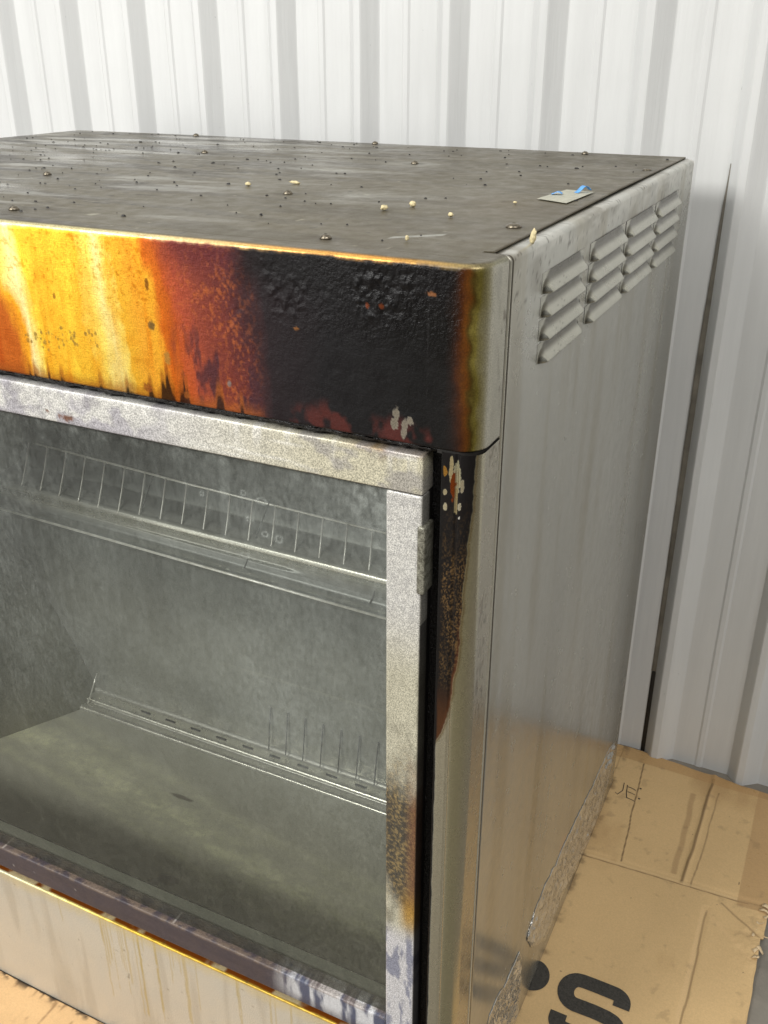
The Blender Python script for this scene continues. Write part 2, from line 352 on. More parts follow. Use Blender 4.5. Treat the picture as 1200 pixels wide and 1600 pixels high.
# small hand-written marks near the cabinet's back corner (an E and two dots)
E0 = (0.030, 0.722)
bmw = []
stroke('pen_mark', [(0.024, 0.732), (0.027, 0.712), (0.030, 0.700)], 0.0014, card)
stroke('pen_mark', [(0.026, 0.728), (0.034, 0.727), (0.040, 0.724)], 0.0013, card)
stroke('pen_mark', [(0.028, 0.716), (0.035, 0.715), (0.041, 0.713)], 0.0013, card)
stroke('pen_mark', [(0.030, 0.701), (0.037, 0.700), (0.044, 0.698)], 0.0013, card)
stroke('pen_mark', [(0.018, 0.735), (0.020, 0.715), (0.014, 0.702), (0.010, 0.706)], 0.0013, card)
stroke('pen_mark', [(0.0445, 0.733), (0.0475, 0.732)], 0.003, card)
stroke('pen_mark', [(0.0475, 0.708), (0.0505, 0.707)], 0.003, card)
for k in range(9):
    rs_ = random.Random(k + 40); bx_, by_ = 0.2635 + rs_.uniform(-0.012, 0.002), 0.462 + 0.013 * k + rs_.uniform(-.004, .004)
    L_ = rs_.uniform(0.008, 0.02); an = rs_.uniform(-0.9, 0.9); wv = rs_.uniform(0.003, 0.008)
    Pp = np.array([[(bx_ + math.cos(an) * L_ * t - math.sin(an) * q * wv * (1 - 0.6 * t), by_ + math.sin(an) * L_ * t + math.cos(an) * q * wv * (1 - 0.6 * t), 0.0105 + 0.006 * math.sin(t * 2.4 + k) * t + 0.001 * q * q) for q in (-.5, 0, .5)] for t in np.linspace(0, 1, 6)])
    grid('torn_ply', Pp, M_ply, card).modifiers.new('t', 'SOLIDIFY').thickness = 0.0006
def card2_col(x, y, z):
    n = len(x); c = const(n, (206, 170, 124)) * (0.86 + 0.26 * fbm(x * 12, y * 40, 3))[:, None]
    c = mix(c, const(n, (120, 90, 60)), 0.7 * sm(0.62, 0.75, fbm(x * 160, y * 25, 8)))
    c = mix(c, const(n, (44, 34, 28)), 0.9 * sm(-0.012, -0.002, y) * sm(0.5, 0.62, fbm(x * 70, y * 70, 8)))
    return c, 0.75 + 0 * x, 0 * x, 0.5 + 0 * x
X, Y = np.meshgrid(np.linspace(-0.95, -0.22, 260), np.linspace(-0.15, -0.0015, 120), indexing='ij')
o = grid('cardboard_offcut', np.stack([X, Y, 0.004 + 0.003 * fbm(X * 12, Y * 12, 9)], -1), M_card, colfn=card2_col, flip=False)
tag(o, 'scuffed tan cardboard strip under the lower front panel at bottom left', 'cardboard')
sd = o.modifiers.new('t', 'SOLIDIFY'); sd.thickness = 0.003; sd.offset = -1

# ------------------------------------------------------------------ the cabinet
cab = bpy.data.objects.new('display_cabinet', None); COL.objects.link(cab); cab.location = (-0.5, 0.37, 0.0); cab.empty_display_size = 0.1
tag(cab, 'stainless steel heated display cabinet with glass door and burnt amber and black front', 'display cabinet')
XL = -1.0035; D = 0.7397

# ---- top colours (shared by the top panel and the rolled rim)
def top_col(x, y, z):
    n = len(x)
    c = const(n, (94, 87, 70)) * (0.84 + 0.32 * fbm(x * 7, y * 9, 1))[:, None]
    # left and back: darker grease smears running along the front
    L = sm(-0.15, -0.75, x)
    sme = fbm(x * 9, y * 45 + x * 6, 12)
    c = mix(c, const(n, (66, 60, 50)), (0.3 + 0.65 * L) * sm(0.46, 0.64, sme))
    c = mix(c, const(n, (168, 166, 158)), (0.15 + 0.6 * L) * sm(0.55, 0.75, fbm(x * 10 + 5, y * 40 - x * 4, 33)))
    c = mix(c, const(n, (52, 44, 36)), 0.75 * sm(0.06, 0.0, y) * sm(-0.30, -0.42, x) * sm(0.40, 0.65, fbm(x * 25, y * 90, 7)))
    c = mix(c, const(n, (92, 84, 68)), 0.5 * sm(0.5, 0.7, fbm(x * 22, y * 22, 71)) * (x > -0.15))
    # brown dust patches, pale rings
    c = mix(c, const(n, (96, 84, 60)), 0.55 * np.exp(-(((x + 0.075) / 0.04) ** 2 + ((y - 0.25) / 0.06) ** 2)))
    for px, py, rx, ry in ((-0.287, 0.515, 0.035, 0.03), (-0.22, 0.25, 0.03, 0.03), (-0.36, 0.42, 0.05, 0.02)):
        c = mix(c, const(n, (160, 158, 148)), 0.45 * np.exp(-(((x - px) / rx) ** 2 + ((y - py) / ry) ** 2)) * (0.4 + vn(x * 200, y * 200, 3)))
    q = np.abs((y - 0.080) - (x + 0.085) * 0.9)   # pale scrape near the front
    c = mix(c, const(n, (172, 172, 164)), 0.7 * (1 - sm(0.002, 0.007, q)) * (np.abs(x + 0.085) < 0.016) * (0.3 + fbm(x * 200, y * 200, 3)))
    q = np.abs(y - 0.43 - 0.05 * np.sin((x + 0.2) * 14)); c = mix(c, const(n, (154, 150, 138)), 0.35 * (1 - sm(0.001, 0.006, q)) * (x > -0.2) * (x < -0.04) * vn(x * 60, y * 60, 5))
    # specks
    h = vn(x * 170, y * 170, 4); c = mix(c, const(n, (40, 34, 28)), 0.85 * sm(0.93, 0.965, h))
    h = vn(x * 120 + 7, y * 120, 14); c = mix(c, const(n, (178, 172, 152)), 0.5 * sm(0.965, 0.985, h))
    h = fbm(x * 60 + 3, y * 120, 24, 2) * 1.15 * sm(0.1, 0.7, L + 0.25); c = mix(c, const(n, (40, 34, 28)), 0.75 * sm(0.90, 0.96, h))
    for px, py in SCREWS: 
        c = mix(c, const(n, (62, 56, 46)), 0.6 * np.exp(-(((x - px) / 0.012) ** 2 + ((y - py) / 0.012) ** 2)) * (0.5 + vn(x * 90, y * 90, 9)))
    r = 0.36 - 0.10 * L + 0.16 * fbm(x * 14, y * 14, 55) - 0.16 * L * sm(0.5, 0.7, fbm(x * 9 + 4, y * 30, 88))
    return c, r, 0.25 + 0 * x, 0.35 + 0.2 * vn(x * 30, y * 30, 1)
SCREWS = [(-0.034, 0.147), (-0.0256, 0.574), (-0.2872, 0.5186), (-0.1396, 0.040), (-0.1369, 0.7184), (-0.4451, 0.7288), (-0.5871, 0.5159), (-0.7562, 0.7348 - 0.006), (-0.600, 0.245), (-0.2869, 0.2301), (-0.4446, 0.0425), (-0.86, 0.04), (-0.97, 0.40)]

# ---- fascia: swept rim, front + corner + side return
RC = 0.02
def rim_path(s):
    """plan path; s<0 on the front (x=-RC+s), arc, then side"""
    s = np.asarray(s); th = np.clip(s / RC, 0, np.pi / 2)
    x = np.where(s < 0, -RC + s, -RC + RC * np.sin(th)); y = np.where(s < 0, 0, RC - RC * np.cos(th))
    e = np.maximum(s - RC * np.pi / 2, 0); y = y + e
    nx = np.where(s < 0, 0, np.sin(th)); ny = np.where(s < 0, -1, -np.cos(th))
    return x, y, nx, ny
ZF = 0.8700
svals = np.concatenate([np.arange(XL + RC, -0.46, 0.01), np.arange(-0.46, -0.0005, 0.00075), np.linspace(0, RC * np.pi / 2, 40), RC * np.pi / 2 + np.linspace(0.002, 0.0215, 20)])
pr = [(0.004, ZF - 0.0), (0.0006, ZF + 0.0002), (0.0, ZF + 0.001)] + [(0.0, z) for z in np.linspace(ZF + 0.002, 0.9945, 118)]
for a in np.linspace(0, 90, 8)[1:]:
    pr.append((0.005 * (1 - math.cos(math.radians(a))), 0.995 + 0.005 * math.sin(math.radians(a))))
pr += [(0.0075, 1.0), (0.012, 1.0), (0.016, 1.0), (0.0199, 1.0)]
pr = np.array(pr)
SS, OO = np.meshgrid(svals, pr[:, 0], indexing='ij'); _, ZZ = np.meshgrid(svals, pr[:, 1], indexing='ij')
px, py, nx_, ny_ = rim_path(SS)
P = np.stack([px - nx_ * OO, py - ny_ * OO, ZZ], -1)
P[..., 1] += np.where(SS < 0, 0.0009 * (fbm(SS * 12, ZZ * 12, 3) - 0.5), 0) * np.where(SS < -0.02, 1, 0)
SF = SS.ravel(); OF = OO.ravel()
AMB = [(-1.0, (206, 120, 30)), (-0.50, (190, 92, 24)), (-0.434, (186, 96, 30)), (-0.4192, (240, 168, 40)), (-0.4082, (246, 232, 164)), (-0.398, (248, 224, 120)), (-0.390, (250, 212, 66)), (-0.3725, (240, 176, 44)), (-0.3552, (250, 208, 64)),  # palest stops paint bright vertical highlight bands into the varnish colour
       (-0.3416, (238, 178, 48)), (-0.3300, (248, 218, 100)), (-0.3182, (246, 230, 150)), (-0.306, (246, 212, 96)), (-0.302, (236, 178, 52)), (-0.286, (238, 168, 52)), (-0.2734, (246, 178, 52)), (-0.2641, (216, 116, 36)), (-0.2519, (178, 80, 32)),
       (-0.2398, (160, 70, 44)), (-0.2279, (136, 62, 44)), (-0.2104, (112, 50, 40)), (-0.195, (84, 38, 36)), (-0.180, (52, 28, 30)), (-0.165, (28, 19, 22)), (-0.12, (15, 13, 15)), (-0.05, (9, 8, 8)),
       (-0.027, (10, 8, 7)), (-0.022, (20, 10, 6)), (-0.0185, (36, 17, 7)), (-0.0150, (58, 28, 8)), (-0.0112, (88, 50, 13)), (-0.0085, (74, 58, 20)), (-0.005, (138, 126, 62)), (0.0, (174, 166, 128)), (0.006, (182, 178, 164)), (0.08, (186, 183, 172))]
def fascia_col(x, y, z):
    n = len(x); s = SF; X = s - RC
    wz = z + 0.0
    warp = (fbm(X * 26, z * 10, 2) - 0.5) * 0.030 + (fbm(X * 140, z * 60, 6) - 0.5) * 0.012
    warp = warp * sm(-0.03, -0.12, X) + (fbm(X * 60, z * 45, 9) - 0.5) * 0.010 * sm(-0.12, -0.04, X) * sm(0.01, -0.008, X)
    XX = X + warp + (z - 0.935) * 0.10 * sm(-0.1, -0.2, X)
    XX = np.where(XX < -0.41, XX + np.clip(-0.41 - XX, 0, 0.012) * sm(0.925, 0.965, z + 0.01 * fbm(X * 30, z * 30, 8)) , XX)
    c = ramp(XX, AMB); c = mix(c, const(n, (250, 214, 90)), 0.8 * sm(-0.412, -0.425, X) * sm(0.935, 0.965, z))
    tar = sm(-0.215, -0.165, XX) * sm(-0.009, -0.018, X + 0.004 * (fbm(X * 0 + 3, z * 60, 4) - 0.5))
    # vertical golden runs in the yellow part
    run = fbm(X * 90, z * 5, 17); yel = sm(-0.245, -0.275, XX)
    c = mix(c, c * lin((236, 190, 110)), yel * 0.75 * sm(0.5, 0.75, run) * sm(0.99, 0.91, z))
    # grain of the varnish: mustard specks
    g = vn(X * 420, z * 420, 8); c = mix(c, c * lin((214, 190, 130)), yel * 0.7 * sm(0.62, 0.92, g) * (0.35 + 0.65 * sm(0.93, 0.98, z + 0.03 * vn(X * 20, z * 9, 2))))
    c = mix(c, c * lin((236, 214, 170)), yel * sm(0.45, 0.7, fbm(X * 70, z * 70, 91)) * 0.4)
    # orange flecks over the red-brown band
    band = sm(-0.262, -0.245, XX) * sm(-0.17, -0.20, XX)
    f = fbm(X * 420, z * 340, 19, 2); c = mix(c, const(n, (206, 112, 48)), band * 0.34 * sm(0.46, 0.78, f) * (0.25 + 0.75 * sm(0.40, 0.6, fbm(X * 34, z * 22, 5))))
    f = fbm(X * 120, z * 40, 29, 3); c = mix(c, const(n, (58, 34, 42)), band * 0.8 * sm(0.5, 0.66, f) * sm(0.97, 0.90, z))
    # dark plum top of the band
    c = mix(c, const(n, (88, 36, 40)), 0.7 * sm(-0.262, -0.235, XX) * sm(-0.15, -0.2, XX) * sm(0.965, 0.990, z + 0.01 * (fbm(X * 50, z * 50, 3) - .5)))
    c = mix(c, const(n, (12, 10, 11)), 0.85 * sm(-0.205, -0.18, X) * sm(-0.016, -0.032, X) * sm(0.960, 0.985, z))
    # a reddish thinner layer low on the tar
    low = sm(0.892, 0.878, z + 0.02 * (fbm(X * 50, X * 0, 12) - 0.5)) * tar
    c = mix(c, const(n, (78, 32, 26)), low * 0.75 * sm(0.52, 0.66, fbm(X * 55, z * 40 + 4, 9)))
    # drips climbing down to the seam in the amber part
    dr = fbm(X * 75, X * 0 + 3, 25); hgt = 0.8725 + 0.016 * sm(0.55, 0.85, dr) + 0.010 * sm(0.6, 0.85, fbm(X * 190, X * 0, 35)) + 0.003 * (fbm(X * 300, z * 300, 3) - 0.5)
    k = sm(hgt + 0.010, hgt - 0.003, z) * sm(-0.17, -0.2, XX)
    c = mix(c, const(n, (150, 80, 26)), 0.7 * k); 
    k = sm(hgt - 0.003, hgt - 0.010, z) * sm(-0.17, -0.2, XX); c = mix(c, const(n, (34, 20, 16)), 0.9 * k)
    # two dark teardrops and pits on the yellow
    for qx, qz, rx, rz, cc in ((-0.2745, 0.962, 0.0022, 0.006, (110, 60, 20)), (-0.274, 0.930, 0.0035, 0.004, (92, 78, 52)), (-0.262, 0.905, 0.003, 0.006, (176, 130, 60)), (-0.285, 0.878, 0.005, 0.004, (150, 84, 34)), (-0.246, 0.8775, 0.003, 0.003, (150, 84, 34)),
                               (-0.2050, 0.893, 0.0022, 0.0025, (120, 110, 104)), (-0.371, 0.943, 0.0016, 0.003, (150, 96, 30)), (-0.086, 0.966, 0.0014, 0.002, (110, 52, 24)), (-0.075, 0.9665, 0.0018, 0.0022, (100, 48, 22)), (-0.038, 0.9785, 0.004, 0.0016, (130, 84, 50)), (-0.143, 0.943, 0.003, 0.0012, (130, 84, 40))):
        d = np.hypot((X - qx) / rx, (z - qz) / rz) + 0.5 * (vn(X * 700, z * 700, 2) - 0.5); c = mix(c, const(n, cc), 0.85 * sm(1.1, 0.7, d))
    rs = np.random.RandomState(3)
    for _ in range(46):
        qx = -0.415 + 0.085 * rs.rand(); qz = 0.905 + rs.randn() * 0.005 + 0.14 * (qx + 0.39); r0 = 0.0006 + 0.0012 * rs.rand()
        d = np.hypot((X - qx) / r0, (z - qz) / (r0 * 1.4)); c = mix(c, const(n, (150, 118, 52)), 0.75 * sm(1.15, 0.7, d))
    # flakes chipped down to bare steel at the lower right
    for qx, qz, rx, rz in ((-0.0635, 0.8905, 0.0024, 0.0055), (-0.065, 0.8835, 0.003, 0.0042), (-0.0565, 0.8835, 0.0022, 0.0048), (-0.0525, 0.8875, 0.0026, 0.0026), (-0.0575, 0.8775, 0.002, 0.004)):
        d = np.hypot((X - qx) / rx, (z - qz) / rz) + 0.9 * (fbm(X * 500, z * 500, 2) - 0.5); k = sm(1.05, 0.9, d)
        c = mix(c, const(n, (150, 142, 128)), k); tar = tar * (1 - k)
    # steel side return: brown speckle against the groove
    side = sm(0.002, 0.010, X); c = mix(c, const(n, (92, 80, 62)), side * 0.6 * sm(0.6, 0.75, fbm(X * 200, z * 120, 44)) * sm(0.012, 0.032, X))
    c = mix(c, c * 0.8, side * sm(0.55, 0.8, fbm(X * 60, z * 30, 4)))
    # rolled rim: golden line, then the dusty top
    gold = ramp(X, [(-0.5, (250, 240, 190)), (-0.30, (240, 225, 170)), (-0.15, (222, 168, 96)), (-0.08, (206, 150, 78)), (-0.02, (150, 128, 78)), (0.01, (150, 146, 120)), (0.06, (150, 146, 132))])
    k = sm(0.9958, 0.9978, z + 0.0022 * (fbm(X * 130, X * 0, 3) - 0.5)); c = mix(c, gold * 0.8, k); tar = tar * (1 - k)
    tc, tr_, tm_, tb_ = top_col(x, y, z); k2 = sm(0.0018, 0.0034, OF) * (z > 0.99); c = mix(c, tc, k2)
    rough = 0.34 + 0.10 * fbm(X * 40, z * 40, 3); gls = sm(-0.16, -0.06, X) * sm(0.93, 0.97, z + 0.02 * fbm(X * 40, z * 40, 5)); rough = rough * (1 - tar) + tar * (0.40 + 0.22 * fbm(X * 60, z * 60, 13) - 0.24 * gls); rough = rough + side * 0.02
    met = 0.86 * (1 - tar) * (1 - 0.6 * band); met = np.where(X > -0.05, 0.9 * sm(-0.016, -0.002, X), met)
    bump = 0.10 + 0.10 * yel + 0.45 * band + tar * (0.30 + 0.5 * sm(0.925, 0.965, z + 0.02 * (fbm(X * 20, z * 20, 3) - .5)) * sm(-0.2, -0.15, X))
    rough = mix(rough[:, None], tr_[:, None], k2)[:, 0]; met = met * (1 - k2) + 0.25 * k2; bump = bump * (1 - k2) + 0.35 * k2
    return c, rough, met, bump
# real relief of the blistered tar
relief = (fbm(SS * 190, ZZ * 190, 50, 3) - 0.5) * 0.0040 * sm(0.35, 0.65, fbm(SS * 24, ZZ * 30, 77)) * sm(-0.20, -0.15, SS) * sm(-0.02, -0.05, SS) * sm(0.930, 0.965, ZZ) * sm(0.994, 0.988, ZZ)
relief += (fbm(SS * 60, ZZ * 60, 51, 4) - 0.5) * 0.0008 * sm(-0.20, -0.17, SS) * sm(-0.02, -0.05, SS) * sm(0.994, 0.988, ZZ)
P[..., 1] -= relief
fas = grid('fascia', P, M_fascia, cab, colfn=fascia_col, flip=True)
fas['label'] = 'front fascia scorched from yellow through amber to blistered black'

# ---- top panel
xs = np.concatenate([np.linspace(XL, -0.62, 150), np.linspace(-0.618, -0.0135, 400)]); ys = np.concatenate([np.linspace(0.0199, 0.2, 130), np.linspace(0.2015, D, 300)])
X, Y = np.meshgrid(xs, ys, indexing='ij'); X = np.where((Y < 0.047) & (X > -0.02), -0.0199, X)
Z = 1.0 + 0.0015 * (fbm(X * 4, Y * 4, 2) - 0.5) * sm(0.02, 0.08, Y) * sm(-0.03, -0.09, X) + 0.0012 * sm(-0.025, -0.0135, X) * np.exp(-((Y - 0.40) / 0.16) ** 2)
top = grid('top_panel', np.stack([X, Y, Z], -1), M_top, cab, colfn=top_col, flip=False)
top['label'] = 'dusty greasy flat top panel held by screws'
sd = top.modifiers.new('t', 'SOLIDIFY'); sd.thickness = 0.0016; sd.offset = -1
def screw_mesh(x, y, r, h):
    bm = bmesh.new(); pr_ = [(r, 0), (r * 1.02, h * 0.18), (r * 0.86, h * 0.5), (r * 0.6, h * 0.8), (r * 0.3, h * 0.95), (r * 0.22, h * 0.70), (0.0001, h * 0.68)]
    rings = [[bm.verts.new((x + a * math.cos(2 * math.pi * k / 20), y + a * math.sin(2 * math.pi * k / 20), 1.0002 + b_)) for k in range(20)] for a, b_ in pr_]
    for A, B in zip(rings, rings[1:]):
        for k in range(20): bm.faces.new((A[k], A[(k + 1) % 20], B[(k + 1) % 20], B[k]))
    me = bpy.data.meshes.new('screw'); bm.to_mesh(me); bm.free()
    for p in me.polygons: p.use_smooth = True
    return me
for i, (x, y) in enumerate(SCREWS):
    big = i == 0; r = 0.0062 if big else (0.0052 if i in (1,) else 0.0045)
    s = link('screw', screw_mesh(x, y, r, 0.0020 if i == 1 else (0.0032 if big else 0.0036)), M_screw, top)
# sticker remnant with blue tape scraps
V = [(-0.064, 0.297, 1.0012), (-0.032, 0.281, 1.0012), (-0.0285, 0.361, 1.0014), (-0.057, 0.366, 1.0014)]
st = np_mesh('label_remnant', V, np.array([[0, 1, 2, 3]]), M_sticker, top, smooth=False); sd = st.modifiers.new('t', 'SOLIDIFY'); sd.thickness = 0.0003
tag(st); st['label'] = 'faded rectangular sticker stuck on the top near the vents'
def curl(name, cx, cy, L, wd, a, lift, par):
    t_ = np.linspace(0, 1, 12); ca, sa = math.cos(a), math.sin(a)
    P = np.array([[(cx + ca * L * t - sa * q * wd, cy + sa * L * t + ca * q * wd, 1.0018 + lift * math.sin(t * 2.6) ** 2 + 0.0006 * abs(q)) for q in (-.5, 0, .5)] for t in t_])
    o = grid(name, P, M_blue, par); s_ = o.modifiers.new('t', 'SOLIDIFY'); s_.thickness = 0.0003; return o
curl('tape_scrap', -0.042, 0.345, 0.016, 0.006, 0.9, 0.0055, st); curl('tape_scrap', -0.060, 0.327, 0.010, 0.008, 0.2, 0.002, st)

# ---- side panel (swept in plan)
pl = [(-0.012, 0.0462), (-0.0012, 0.0462), (-0.0002, 0.0466), (0.0, 0.0474), (-0.0001, 0.0488), (-0.0012, 0.0497), (-0.0012, 0.0506), (-0.0002, 0.0514), (0.0, 0.0525)]
pl += [(0.0, y) for y in np.linspace(0.055, 0.722, 300)] + [(-0.014 * (1 - math.cos(a)), 0.7257 + 0.014 * math.sin(a)) for a in np.linspace(0.1, math.pi / 2, 12)] + [(-0.03, 0.7397), (-0.2, 0.7397)]
pl = np.array(pl)
zz = [(0.0, z) for z in np.linspace(0.006, 0.9935, 330)] + [(0.0045 * (1 - math.cos(a)), 0.9935 + 0.0045 * math.sin(a)) for a in np.linspace(0.15, math.pi / 2, 8)] + [(0.009, 0.9981), (0.0175, 0.9981)]
zz = np.array(zz)
PXs, OZ = np.meshgrid(pl[:, 0], zz[:, 0], indexing='ij'); PYs, ZZs = np.meshgrid(pl[:, 1], zz[:, 1], indexing='ij')
off = np.where(PYs < 0.7397 - 0.0005, OZ, 0)
XX_ = PXs - off + 0.0012 * (fbm(PYs * 5, ZZs * 4, 3) - 0.5) * sm(0.06, 0.12, PYs) * sm(0.7, 0.65, PYs) * (PXs > -0.001)
def side_col(x, y, z):
    n = len(x); c = const(n, (184, 183, 175)) * (0.93 + 0.14 * fbm(y * 16, z * 2.2, 5))[:, None]
    c = mix(c, c * lin((226, 218, 202)), 0.6 * sm(0.45, 0.75, fbm(y * 30, z * 3, 9)))
    up = sm(0.88, 1.0, z)
    c = mix(c, const(n, (120, 112, 98)), 0.45 * up * sm(0.45, 0.7, fbm(y * 18, z * 30, 14)))
    c = mix(c, const(n, (208, 206, 198)), 0.6 * sm(0.978, 0.990, z) * sm(0.45, 0.6, fbm(y * 30, z * 120, 4)))
    h = fbm(y * 260, z * 260, 6, 2); c = mix(c, const(n, (70, 60, 46)), 0.7 * sm(0.72, 0.80, h) * sm(0.93, 0.99, z + 0.03 * fbm(y * 20, z * 20, 1)) )
    h = vn(y * 120, z * 60, 66); c = mix(c, const(n, (60, 52, 42)), 0.6 * sm(0.990, 0.997, h))
    c = mix(c, const(n, (70, 62, 50)), 0.8 * (y > 0.0480) * (y < 0.0515))
    c = mix(c, const(n, (200, 196, 178)), 0.5 * (y < 0.0480))
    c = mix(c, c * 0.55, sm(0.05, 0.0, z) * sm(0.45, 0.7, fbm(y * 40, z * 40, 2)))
    # brown grime along the top seam
    c = mix(c, const(n, (74, 60, 40)), 0.8 * sm(-0.0065, -0.0115, x + 0.002 * fbm(y * 50, y * 0, 3)) * (z > 0.99))
    r = 0.17 + 0.07 * fbm(y * 24, z * 2, 8) + 0.12 * up
    for qy, qz, ry, rz, cc in ((0.641, 0.520, 0.0012, 0.024, (96, 88, 74)), (0.634, 0.545, 0.004, 0.001, (96, 88, 74)), (0.395, 0.165, 0.022, 0.010, (196, 178, 166))):
        d = np.hypot((y - qy) / ry, (z - qz) / rz) + 0.6 * (fbm(y * 200, z * 200, 2) - 0.5); c = mix(c, const(n, cc), 0.8 * sm(1.05, 0.85, d))
    sg = sm(0.45, 0.75, fbm(y * 12, z * 2.5, 95, 2)); c = mix(c, c * 0.90, sg); r = r + 0.02 * sg + 0.02
    return c, r, 0.72 - 0.1 * up, 0.02 + 0.15 * up
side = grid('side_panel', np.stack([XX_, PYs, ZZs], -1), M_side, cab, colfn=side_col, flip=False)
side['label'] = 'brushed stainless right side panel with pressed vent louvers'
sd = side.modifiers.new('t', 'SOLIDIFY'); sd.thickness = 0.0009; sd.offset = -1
# louvers
def louver_mesh(L, H, Pm):
    """pressed hood: flat sloping face, sharp open lip at the bottom, rounded triangular ends"""
    nu, nv = 60, 22; U, Vv = np.meshgrid(np.linspace(0, 1, nu) , np.linspace(0, 1, nv), indexing='ij')
    U = 0.5 - 0.5 * np.cos(U * np.pi)
    a = U * L; v = np.clip((Vv - 0.12) / 0.88, 0, 1)
    ins = 0.020 * v ** 2.2                       # outline draws in towards the top
    d = np.minimum(a, L - a) - ins * 0.6
    e_ = np.clip(d / 0.011, 0, 1); e_ = e_ * e_ * (3 - 2 * e_)
    g_ = np.clip((0.74 - v) / 0.74, 0, 1); hump = np.where(Vv < 0.12, np.sqrt(np.clip(Vv / 0.12, 0, 1)), np.maximum(g_ * g_ * (3 - 2 * g_) * 0.5 + g_ * 0.5, 0.05))
    lip = np.where(Vv < 0.09, 0.0, 0.0)
    return np.stack([Pm * e_ * hump + 0.00015, a, H * (Vv * 0.97 + 0.05 * (1 - Vv) * (1 - e_))], -1)
louvers = []
cols = [(0.1187, 0.116), (0.2530, 0.124), (0.3830, 0.130), (0.5170, 0.128)]
rows = [0.9015, 0.9197, 0.9379, 0.9561]
def lcol(x, y, z):
    n = len(x); c = const(n, (174, 172, 160)) * (0.92 + 0.16 * fbm(y * 60, z * 60, 5))[:, None]
    k = sm(0.0042, 0.0010, x) * sm(0.00018, 0.00045, x); c = mix(c, const(n, (66, 60, 48)), 0.85 * k)  # dark tint paints crevice shade between the hoods
    h = vn(y * 700, z * 700, 3); c = mix(c, const(n, (70, 62, 50)), 0.6 * sm(0.9, 0.96, h))
    return c, 0.24 + 0 * x, 0.9 + 0 * x, 0.08 + 0 * x
for (y0, L) in cols:
    P = louver_mesh(L, 0.0176, 0.0072)
    base_o = None
    for z0 in rows:
        if base_o is None:
            Q = P.copy(); Q[..., 1] += y0; Q[..., 2] += z0
            base_o = grid('louver', Q, M_side, side, colfn=lcol, flip=False)
        else:
            c_ = base_o.copy(); c_.location = base_o.location + Vector((0, 0, z0 - rows[0])); c_.parent = side; COL.objects.link(c_)
# crumpled protective film left on the foot of the side
def film(name, up, lo, n=200, mlev=50, seed=1):
    up = np.array(up); lo = np.array(lo); y0 = max(up[:, 0].min(), lo[:, 0].min()); y1 = min(up[:, 0].max(), lo[:, 0].max())
    ys_ = np.linspace(y0, y1, n); up = up[np.argsort(up[:, 0])]; lo = lo[np.argsort(lo[:, 0])]
    zu = np.interp(ys_, up[:, 0], up[:, 1]) + 0.010 * (fbm(ys_ * 60, ys_ * 0, seed) - 0.5); zl = np.interp(ys_, lo[:, 0], lo[:, 1]) + 0.010 * (fbm(ys_ * 50, ys_ * 0 + 3, seed + 3) - 0.5)
    zl = np.minimum(zl, zu - 0.001); zl = np.maximum(zl, 0.008)
    v = np.linspace(0, 1, mlev); Yf = np.repeat(ys_[:, None], mlev, 1); Zf = zl[:, None] * (1 - v) + zu[:, None] * v
    tp = np.minimum(1, np.minimum(v, 1 - v) / 0.12)[None, :]
    Xf = 0.0005 + 0.0065 * tp * np.abs(fbm(Yf * 34 + Zf * 60, Zf * 36 - Yf * 22, seed + 9, 4) - 0.5) * 2
    o = grid(name, np.stack([Xf, Yf, Zf], -1), M_film, side); s_ = o.modifiers.new('t', 'SOLIDIFY'); s_.thickness = 0.0003
    return o
film('protective_film', [(0.69, 0.118), (0.659, 0.132), (0.57, 0.139), (0.532, 0.139), (0.469, 0.150), (0.413, 0.157), (0.363, 0.154), (0.321, 0.163), (0.275, 0.160), (0.25, 0.140)],
     [(0.69, 0.10), (0.676, 0.037), (0.633, 0.012), (0.565, 0.014), (0.50, 0.018), (0.414, 0.0385), (0.346, 0.030), (0.273, 0.095), (0.25, 0.135)], seed=2)
film('protective_film', [(0.231, 0.125), (0.2195, 0.146), (0.176, 0.150), (0.135, 0.157), (0.116, 0.157), (0.112, 0.150)],
     [(0.231, 0.008), (0.20, 0.008), (0.112, 0.008)], seed=20)

# ---- corner post under the fascia
ppf = [(-0.0287, 0.030), (-0.0287, 0.004), (-0.0285, 0.0018), (-0.0280, 0.0010)] + [(x, 0.0010) for x in np.linspace(-0.0275, -0.0178, 34)] + [(-0.0168, 0.0020), (-0.0158, 0.0022), (-0.0150, 0.0012)]
ppf += [(-0.014 + 0.014 * math.sin(a), 0.0145 - 0.014 * math.cos(a)) for a in np.linspace(0, math.pi / 2, 44)] + [(0.0, y) for y in np.linspace(0.015, 0.0432, 40)] + [(-0.004, 0.0434)]
ppf = np.array(ppf); zv = np.concatenate([[0.004], np.linspace(0.006, 0.8675, 1300), [0.8682]])
A_, Bz = np.meshgrid(ppf[:, 0], zv, indexing='ij'); C_, _ = np.meshgrid(ppf[:, 1], zv, indexing='ij')
arcl = np.concatenate([[0], np.cumsum(np.linalg.norm(np.diff(ppf, axis=0), axis=1))]); arcl -= arcl[3]
AL, _ = np.meshgrid(arcl, zv, indexing='ij'); ALF = AL.ravel()
